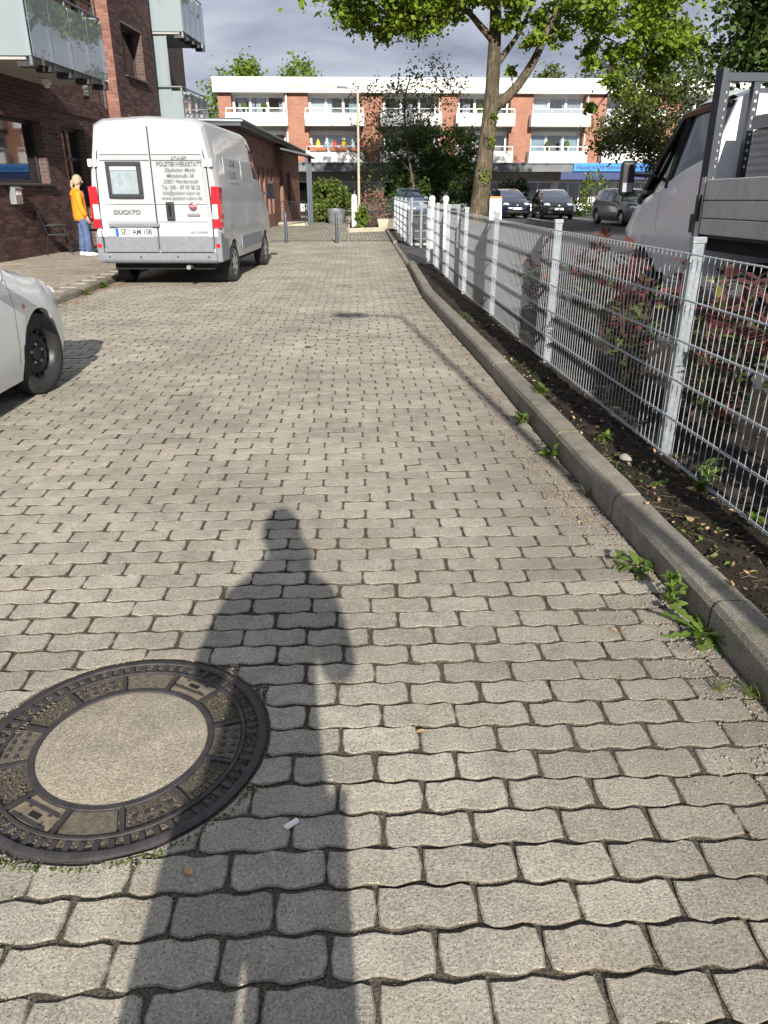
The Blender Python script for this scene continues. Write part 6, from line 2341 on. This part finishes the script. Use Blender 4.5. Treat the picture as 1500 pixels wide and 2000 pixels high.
weed(1.33, 5.15, 0.125, 'low green weed on the soil right behind the kerb', WR, 34, 1.1, (0, 60), lift=0.04)
weed(1.16, 4.15, 0.0, 'narrow leaved weed at the kerb foot opposite the second post', WR, 16, 1.2, (20, 70), lift=0.06)
weed(1.44, 4.05, 0.125, 'feathery green weed on the soil between kerb and fence', WR, 30, 0.9, (0, 60), lift=0.04)
weed(1.75, 3.40, 0.125, 'leafy green weed just behind the wire right of the nearest post', WR, 46, 1.2, (0, 60), lift=0.10)
weed(1.66, 3.25, 0.125, 'smaller green weed under the lowest wire right of the nearest post', WR, 36, 1.0, (0, 60), lift=0.06)
weed(1.50, 3.36, 0.125, 'three leaf seedling on the bare soil before the nearest post', WR, 10, 0.9, (0, 40))
weed(1.72, 2.85, 0.125, 'green seedling behind the wire at the picture edge', WR, 26, 1.0, (0, 60), lift=0.05)
weed(-4.13, 11.9, 0.0, 'yellow green grass tuft at the pavement kerb beside the blossom litter', GR, 60, 2.2, (20, 70), 'grass_tuft', 'grass tuft', part='blade')
weed(-4.12, 12.75, 0.0, 'green weed at the pavement kerb nearest the van', WR, 30, 1.8, (0, 60), lift=0.05)
# moss and grass speckle in the joints
P = []
for _ in range(260):
    j = rnd.randrange(8, 34)
    P.append((rnd.uniform(-1.6, 1.2), -0.5 + (j + 0.5) * PW + rnd.gauss(0, 0.004), 0.001))
for _ in range(300):
    w = rnd.uniform(3.6, 6.0)
    r_ = MHR + 0.02 + abs(rnd.gauss(0, 0.012))
    P.append((MHX + r_ * math.cos(w), MHY + r_ * math.sin(w), 0.001))
V_, F_ = leaf_quads(np.array(P), 0.009, 1.2)
tag(link('moss', fast_mesh('moss', V_, F_, 'weed_leaf')), 'tiny green shoots and moss in the paving joints', 'moss', kind='stuff')
# blossom litter by the pavement kerb
P = []
for _ in range(900):
    y = rnd.uniform(10.0, 13.4)
    P.append((KL + 0.02 + abs(rnd.gauss(0, 0.10 + 0.06 * math.sin(y * 3))), y, 0.006))
V_, F_ = leaf_quads(np.array(P), 0.022, 1.5)
tag(link('litter', fast_mesh('litter', V_, F_, 'blossom')), 'rusty brown blossom litter along the pavement kerb', 'blossom litter', kind='stuff')
P = []
for _ in range(330):
    y = 1.5 + 7.5 * rnd.random() ** 1.3
    x = kerb_x(y) + 0.1 + abs(rnd.gauss(0.25, 0.35))
    if x < 2.9:
        P.append((x, y, (soil_z(x, y) if x > kerb_x(y) + 0.13 else 0.13) + 0.008))
for _ in range(22):
    y = 2.6 + 8 * rnd.random()
    P.append((kerb_x(y) - 0.02 - abs(rnd.gauss(0, 0.12)), y, 0.006))
V_, F_ = leaf_quads(np.array(P), 0.026, 1.6)
tag(link('dead_leaves', fast_mesh('dead_leaves', V_, F_, 'dry_leaf')), 'small dead brown leaves scattered over the soil bed', 'leaf litter', kind='stuff')
P = []
for _ in range(900):
    y = 1.5 + 8 * rnd.random()
    cl = math.sin(y * 2.3) + math.sin(y * 5.1 + 1)
    if cl < 0.2:
        continue
    x = kerb_x(y) + 0.15 + abs(rnd.gauss(0, 0.10))
    P.append((x, y, soil_z(x, y) + 0.006))
V_, F_ = leaf_quads(np.array(P), 0.022, 0.5)
tag(link('seedlings', fast_mesh('seedlings', V_, F_, 'weed_leaf')), 'low green seedlings sprouting from the soil behind the kerb', 'ground cover', kind='stuff')
# single fallen leaves and stones
DL = [leaf_mesh('fallen_leaf', 0.075, 0.042, 'dry_leaf', 0.15, 0.1), leaf_mesh('fallen_leaf', 0.05, 0.03, 'dry_leaf', 0.2, -0.15)]
for x, y, z, lab in ((1.46, 2.90, 0.135, 'tan fallen leaf on the soil before the near kerbstone'), (1.60, 3.28, 0.145, 'cream scrap of bark lying under the wire'), (0.93, 2.24, 0.006, 'small brown fallen leaf on the paving near the dandelion'),
                     (-0.40, 1.255, 0.006, 'orange leaf scrap below the manhole'), (0.19, 1.73, 0.006, 'pale leaf scrap on the paving right of the shadow'), (1.19, 2.60, 0.006, 'red petal at the kerb foot by the seedling')):
    o_ = tag(link('fallen_leaf', rnd.choice(DL), None, (x, y, z), (R(6), R(rnd.uniform(-8, 8)), rnd.uniform(0, 6.28))), lab, 'leaf', 'single fallen leaves')
    o_.scale = (0.8, 0.8, 0.8) if z > 0.1 else (0.42, 0.42, 0.42)
def pebble(x, y, z, s, lab, mat='stone_grey'):
    bm = bmesh.new()
    bmesh.ops.create_icosphere(bm, subdivisions=2, radius=1)
    for v in bm.verts:
        v.co *= 1 + 0.14 * math.sin(5 * v.co.x + x * 9) + 0.1 * math.cos(6 * v.co.y + y * 7)
    me = bpy.data.meshes.new('pebble')
    bm.to_mesh(me)
    bm.free()
    me.materials.append(M[mat])
    me.shade_smooth()
    o_ = tag(link('pebble', me, None, (x, y, z), (0, 0, rnd.uniform(0, 3))), lab, 'stone', 'loose stones')
    o_.scale = s
pebble(1.46, 3.75, 0.135, (0.04, 0.028, 0.02), 'grey flat stone on the soil left of the nearest post')
pebble(1.56, 3.52, 0.135, (0.014, 0.014, 0.012), 'small round pebble below the nearest post')
pebble(-0.18, 1.40, 0.004, (0.022, 0.010, 0.006), 'white chip lying on the paving right of the manhole', 'white_render')
# ================================================================== PEOPLE
def skin(name, verts, edges, rad, mat, parent, root=0, sub=2):
    me = bpy.data.meshes.new(name)
    me.from_pydata(verts, edges, [])
    o = bpy.data.objects.new(name, me)
    COL.objects.link(o)
    md = o.modifiers.new('skin', 'SKIN')
    md.use_smooth_shade = True
    for i, s in enumerate(me.skin_vertices[0].data):
        r_ = rad[i]
        s.radius = r_ if hasattr(r_, '__len__') else (r_, r_)
        s.use_root = i == root
    ss = o.modifiers.new('subdivision', 'SUBSURF')
    ss.levels = ss.render_levels = sub
    dg = bpy.context.evaluated_depsgraph_get()
    me2 = bpy.data.meshes.new_from_object(o.evaluated_get(dg))
    bpy.data.objects.remove(o)
    me2.name = name
    me2.materials.clear()
    me2.materials.append(M[mat])
    me2.shade_smooth()
    return link(name, me2, parent)

class Fig:
    def __init__(self):
        self.v, self.e, self.r = [], [], []
    def p(self, co, r_, to=None):
        self.v.append(co)
        self.r.append(r_)
        if to is not None:
            self.e.append((to, len(self.v) - 1))
        return len(self.v) - 1
    def chain(self, to, pts):
        for co, r_ in pts:
            to = self.p(co, r_, to)
        return to

def hand(fig, wrist, wco, d, palm_n, s=1.0, curl=0.4):
    """palm and five fingers growing from a wrist; d = pointing direction"""
    d = Vector(d).normalized()
    n_ = Vector(palm_n).normalized()
    side = d.cross(n_).normalized()
    w_ = Vector(wco)
    pm = fig.p(tuple(w_ + d * 0.05 * s), (0.033 * s, 0.016 * s), wrist)
    for k, ln in zip((-1.5, -0.5, 0.5, 1.5), (0.065, 0.078, 0.072, 0.055)):
        b0 = w_ + d * 0.088 * s + side * k * 0.0205 * s
        i = fig.p(tuple(b0), 0.0095 * s, pm)
        b1 = b0 + (d * math.cos(curl) + n_ * math.sin(curl)) * ln * 0.55 * s
        i = fig.p(tuple(b1), 0.0088 * s, i)
        fig.p(tuple(b1 + (d * math.cos(curl * 2.2) + n_ * math.sin(curl * 2.2)) * ln * 0.5 * s), 0.0075 * s, i)
    t0 = w_ + d * 0.035 * s - side * 0.036 * s
    i = fig.p(tuple(t0), 0.012 * s, pm)
    t1 = t0 + (d * 0.7 - side * 0.6 + n_ * 0.3).normalized() * 0.035 * s
    i = fig.p(tuple(t1), 0.0105 * s, i)
    fig.p(tuple(t1 + (d * 0.9 - side * 0.1 + n_ * 0.4).normalized() * 0.03 * s), 0.009 * s, i)

def head(parent, c, turn, tilt, skin_m, hair_m, style):
    """face, ears and hair; the head looks along +y of its own frame"""
    hd = link('head_detail', None, parent, c, (tilt, 0, turn))
    def blob(nm, mt, pos, s, rot=None, sub=2):
        bm = bmesh.new()
        bmesh.ops.create_icosphere(bm, subdivisions=sub, radius=1)
        me = bpy.data.meshes.new(nm)
        bm.to_mesh(me)
        bm.free()
        me.materials.append(M[mt])
        me.shade_smooth()
        o = link(nm, me, hd, pos, rot)
        o.scale = s
        return o
    blob('nose', skin_m, (0, 0.098, -0.005), (0.014, 0.020, 0.024))
    for sx in (-1, 1):
        blob('eye', 'plate_white', (sx * 0.033, 0.083, 0.02), (0.013, 0.010, 0.008))
        blob('iris', 'ink', (sx * 0.033, 0.092, 0.02), (0.006, 0.003, 0.006))
        blob('ear', skin_m, (sx * 0.078, -0.005, 0.0), (0.012, 0.022, 0.034))
    blob('mouth', 'blossom', (0, 0.090, -0.05), (0.024, 0.008, 0.006))
    hr_ = MB()
    n, mrow = 24, 9
    for i in range(mrow):
        th_ = R(4 + (140 if style == 'long' else 96) * i / (mrow - 1))
        for k in range(n):
            a = 2 * math.pi * k / n
            front = max(0, math.cos(a - math.pi / 2))
            lim = th_ * (1 - 0.50 * front)
            r_ = 1.0 + 0.03 * math.sin(7 * a + 2 * i)
            hr_.v.append((0.090 * r_ * math.sin(lim) * math.cos(a), -0.008 + 0.110 * r_ * math.sin(lim) * math.sin(a), 0.012 + 0.128 * r_ * math.cos(lim)))
    for i in range(mrow - 1):
        for k in range(n):
            hr_.f.append((i * n + k, i * n + (k + 1) % n, (i + 1) * n + (k + 1) % n, (i + 1) * n + k))
    hr_.f.append(tuple(range(n)))
    hr_.m = [0] * len(hr_.f)
    o = hr_.build('hair', hair_m, hd, smooth=80)
    md = o.modifiers.new('thickness', 'SOLIDIFY')
    md.thickness = 0.016
    if style == 'long':
        blob('hair_knot', hair_m, (0.0, -0.115, -0.03), (0.042, 0.04, 0.05))
        t_ = MB()
        t_.tube([(0, -0.12, -0.05), (0.01, -0.13, -0.11), (0.015, -0.115, -0.17)], [0.034, 0.028, 0.010], 8)
        t_.build('pony_tail', hair_m, hd, smooth=60)
    return hd

def shoe(parent, x, y, turn, mat):
    s_ = MB()
    prof = [(-0.08, 0.035, 0.0), (-0.085, 0.05, 0.06), (0.0, 0.05, 0.075), (0.10, 0.048, 0.055), (0.175, 0.038, 0.03)]
    rings = []
    for (yy, w_, h_) in [(-0.09, 0.030, 0.06), (-0.06, 0.038, 0.085), (0.0, 0.038, 0.09), (0.06, 0.042, 0.07), (0.12, 0.044, 0.052), (0.165, 0.036, 0.04), (0.185, 0.018, 0.028)]:
        rings.append([(w_, yy, 0.0), (w_ * 1.04, yy, h_ * 0.4), (w_ * 0.7, yy, h_ * 0.92), (0, yy, h_), (-w_ * 0.7, yy, h_ * 0.92), (-w_ * 1.04, yy, h_ * 0.4), (-w_, yy, 0.0)])
    n = 7
    for rg in rings:
        s_.v.extend(rg)
    for i in range(len(rings) - 1):
        for k in range(n):
            s_.f.append((i * n + k, i * n + (k + 1) % n, (i + 1) * n + (k + 1) % n, (i + 1) * n + k))
    s_.f.append(tuple(range(n)))
    s_.f.append(tuple((len(rings) - 1) * n + k for k in reversed(range(n))))
    s_.m = [0] * len(s_.f)
    s_.build('shoe', mat, parent, smooth=50, loc=(x, y, 0), rot=(0, 0, turn))

# woman-sized figure by the wall, seen from her right-hand side: faces +x, turned slightly away
pn = thing('person', (-6.19, 18.3, 0.1), 'person in a yellow hooded jacket and blue jeans standing by the dark brick wall', 'person', rz=R(-62))
f = Fig()      # own frame: looks along +y, x to the right
pel = f.p((0, 0, 0.90), (0.135, 0.10))
sp1 = f.p((0, -0.01, 1.08), (0.12, 0.09), pel)
sp2 = f.p((0, -0.02, 1.26), (0.135, 0.095), sp1)
nk = f.chain(sp2, [((0, -0.01, 1.38), (0.07, 0.06)), ((0, 0.01, 1.44), (0.05, 0.05))])
f.chain(nk, [((0, 0.03, 1.52), (0.068, 0.080)), ((0, 0.03, 1.60), (0.062, 0.078))])
for sx in (-1, 1):
    sh = f.p((sx * 0.17, -0.02, 1.33), 0.055, sp2)
    wr = f.chain(sh, [((sx * 0.21, -0.03, 1.10), 0.042), ((sx * 0.215, 0.05, 0.88), 0.032), ((sx * 0.205, 0.09, 0.81), 0.026)])
    hand(f, wr, (sx * 0.205, 0.09, 0.81), (-sx * 0.1, 0.35, -0.9), (-sx, 0.2, 0.1), 0.95)
    f.chain(pel, [((sx * 0.085, 0.0, 0.82), 0.085), ((sx * 0.09, 0.02 + sx * 0.03, 0.47), 0.055), ((sx * 0.09, -0.01 + sx * 0.05, 0.12), 0.036), ((sx * 0.09, 0.06 + sx * 0.05, 0.04), 0.03)])
skin('body', f.v, f.e, f.r, 'skin', pn)
f = Fig()
a0 = f.p((0, -0.01, 0.70), (0.20, 0.175))
a = f.p((0, -0.01, 0.84), (0.205, 0.175), a0)
b1 = f.p((0, -0.015, 1.02), (0.205, 0.17), a)
b2 = f.p((0, -0.02, 1.20), (0.20, 0.155), b1)
b3 = f.p((0, -0.03, 1.34), (0.15, 0.115), b2)
f.p((0, -0.03, 1.40), (0.085, 0.085), b3)
for sx in (-1, 1):
    f.chain(b3, [((sx * 0.185, -0.03, 1.32), 0.085), ((sx * 0.235, -0.04, 1.10), 0.072), ((sx * 0.235, 0.03, 0.91), 0.062), ((sx * 0.22, 0.075, 0.835), 0.052)])
jk = skin('jacket', f.v, f.e, f.r, 'jacket', pn)
f = Fig()
a = f.p((0, -0.11, 1.37), (0.10, 0.05))
f.chain(a, [((0, -0.15, 1.30), (0.11, 0.045)), ((0, -0.14, 1.24), (0.06, 0.03))])
for sx in (-1, 1):
    f.chain(a, [((sx * 0.08, -0.06, 1.40), (0.04, 0.04)), ((sx * 0.085, 0.01, 1.39), (0.03, 0.03))])
skin('hood', f.v, f.e, f.r, 'jacket', pn)
f = Fig()
a = f.p((0, 0.0, 0.92), (0.155, 0.12))
for sx in (-1, 1):
    f.chain(a, [((sx * 0.09, 0.0, 0.78), (0.105, 0.105)), ((sx * 0.095, 0.015 + sx * 0.03, 0.47), (0.085, 0.085)), ((sx * 0.095, -0.005 + sx * 0.05, 0.18), (0.082, 0.086)), ((sx * 0.095, 0.0 + sx * 0.05, 0.05), (0.085, 0.095))])
skin('jeans', f.v, f.e, f.r, 'jeans', pn)
m = MB()
m.tube([(0, 0.075, 1.36), (0, 0.095, 1.24), (0, 0.10, 1.05)], [0.05, 0.055, 0.05], 10)
m.build('shirt', 'shirt', pn, smooth=60)
head(pn, (0, 0.03, 1.56), R(-6), R(-4), 'skin', 'hair_blond', 'long')
shoe(pn, 0.095, 0.05, R(-8), 'shoe_white')
shoe(pn, -0.095, -0.04, R(10), 'shoe_white')

# the photographer, standing behind the lens and seen by shadow
ph_ = thing('person', (0.0, -0.32, 0.0), 'person taking the photograph, seen only as the long shadow on the paving', 'person')
f = Fig()
pel = f.p((0, 0, 0.92), (0.16, 0.11))
sp1 = f.p((0, 0, 1.12), (0.15, 0.10), pel)
sp2 = f.p((0, 0, 1.30), (0.165, 0.11), sp1)
nk = f.chain(sp2, [((0, 0.0, 1.44), (0.075, 0.065)), ((0, 0.02, 1.50), (0.055, 0.055))])
f.chain(nk, [((0, 0.03, 1.58), (0.072, 0.085)), ((0, 0.03, 1.67), (0.066, 0.082))])
for sx in (-1, 1):
    sh = f.p((sx * 0.16, 0.0, 1.34), 0.055, sp2)
    wr = f.chain(sh, [((sx * 0.225, 0.02, 1.11), 0.046), ((sx * 0.13 + 0.01, 0.16, 1.29), 0.036), ((sx * 0.07 + 0.01, 0.225, 1.365), 0.028)])
    hand(f, wr, (sx * 0.07 + 0.01, 0.225, 1.365), (-sx * 0.2, 0.25, 0.9), (-sx * 0.6, 0.8, 0), 0.9, 0.25)
    f.chain(pel, [((sx * 0.10, 0.0, 0.82), 0.10), ((sx * 0.12, 0.02, 0.48), 0.065), ((sx * 0.125, 0.0, 0.12), 0.042), ((sx * 0.13, 0.08, 0.04), 0.032)])
f.v = [(x_ - 0.20 * (1 - min(1, z_ / 1.4)), y_, z_ * 0.987) for x_, y_, z_ in f.v]
skin('body', f.v, f.e, f.r, 'skin', ph_)
f = Fig()
a = f.p((0, 0, 0.66), (0.24, 0.15))
b1 = f.p((0, 0, 0.92), (0.225, 0.145), a)
b2 = f.p((0, 0, 1.20), (0.195, 0.14), b1)
b3 = f.p((0, -0.01, 1.38), (0.15, 0.12), b2)
f.chain(b3, [((0, 0.0, 1.47), (0.11, 0.10)), ((0, 0.0, 1.53), (0.095, 0.09))])
for sx in (-1, 1):
    f.chain(b3, [((sx * 0.165, 0.0, 1.33), 0.075), ((sx * 0.225, 0.02, 1.10), 0.068), ((sx * 0.13 + 0.01, 0.15, 1.28), 0.055), ((sx * 0.08 + 0.01, 0.20, 1.34), 0.045)])
f.v = [(x_ - 0.20 * (1 - min(1, z_ / 1.4)), y_, z_ * 0.987) for x_, y_, z_ in f.v]
skin('coat', f.v, f.e, f.r, 'coat_grey', ph_)
f = Fig()
a = f.p((0, 0.0, 0.90), (0.18, 0.13))
for sx in (-1, 1):
    f.chain(a, [((sx * 0.11, 0.0, 0.78), 0.125), ((sx * 0.125, 0.015, 0.47), 0.12), ((sx * 0.13, -0.005, 0.06), 0.115)])
f.v = [(x_ - 0.20 * (1 - min(1, z_ / 1.4)), y_, z_ * 0.987) for x_, y_, z_ in f.v]
skin('trousers', f.v, f.e, f.r, 'jeans', ph_)
head(ph_, (0, 0.03, 1.60), 0, R(-12), 'skin', 'hair_blond', 'short')
shoe(ph_, -0.06, 0.03, R(-8), 'black_plastic')
shoe(ph_, -0.32, 0.03, R(8), 'black_plastic')
fo = thing('smartphone', (0.0, -0.025, 1.46), 'dark smartphone held behind the lens of the picture', 'phone')
m = MB()
m.b(-0.036, 0.036, -0.004, 0.004, -0.15, 0.012)
m.build('case', 'black_plastic', fo, bevel=0.003)
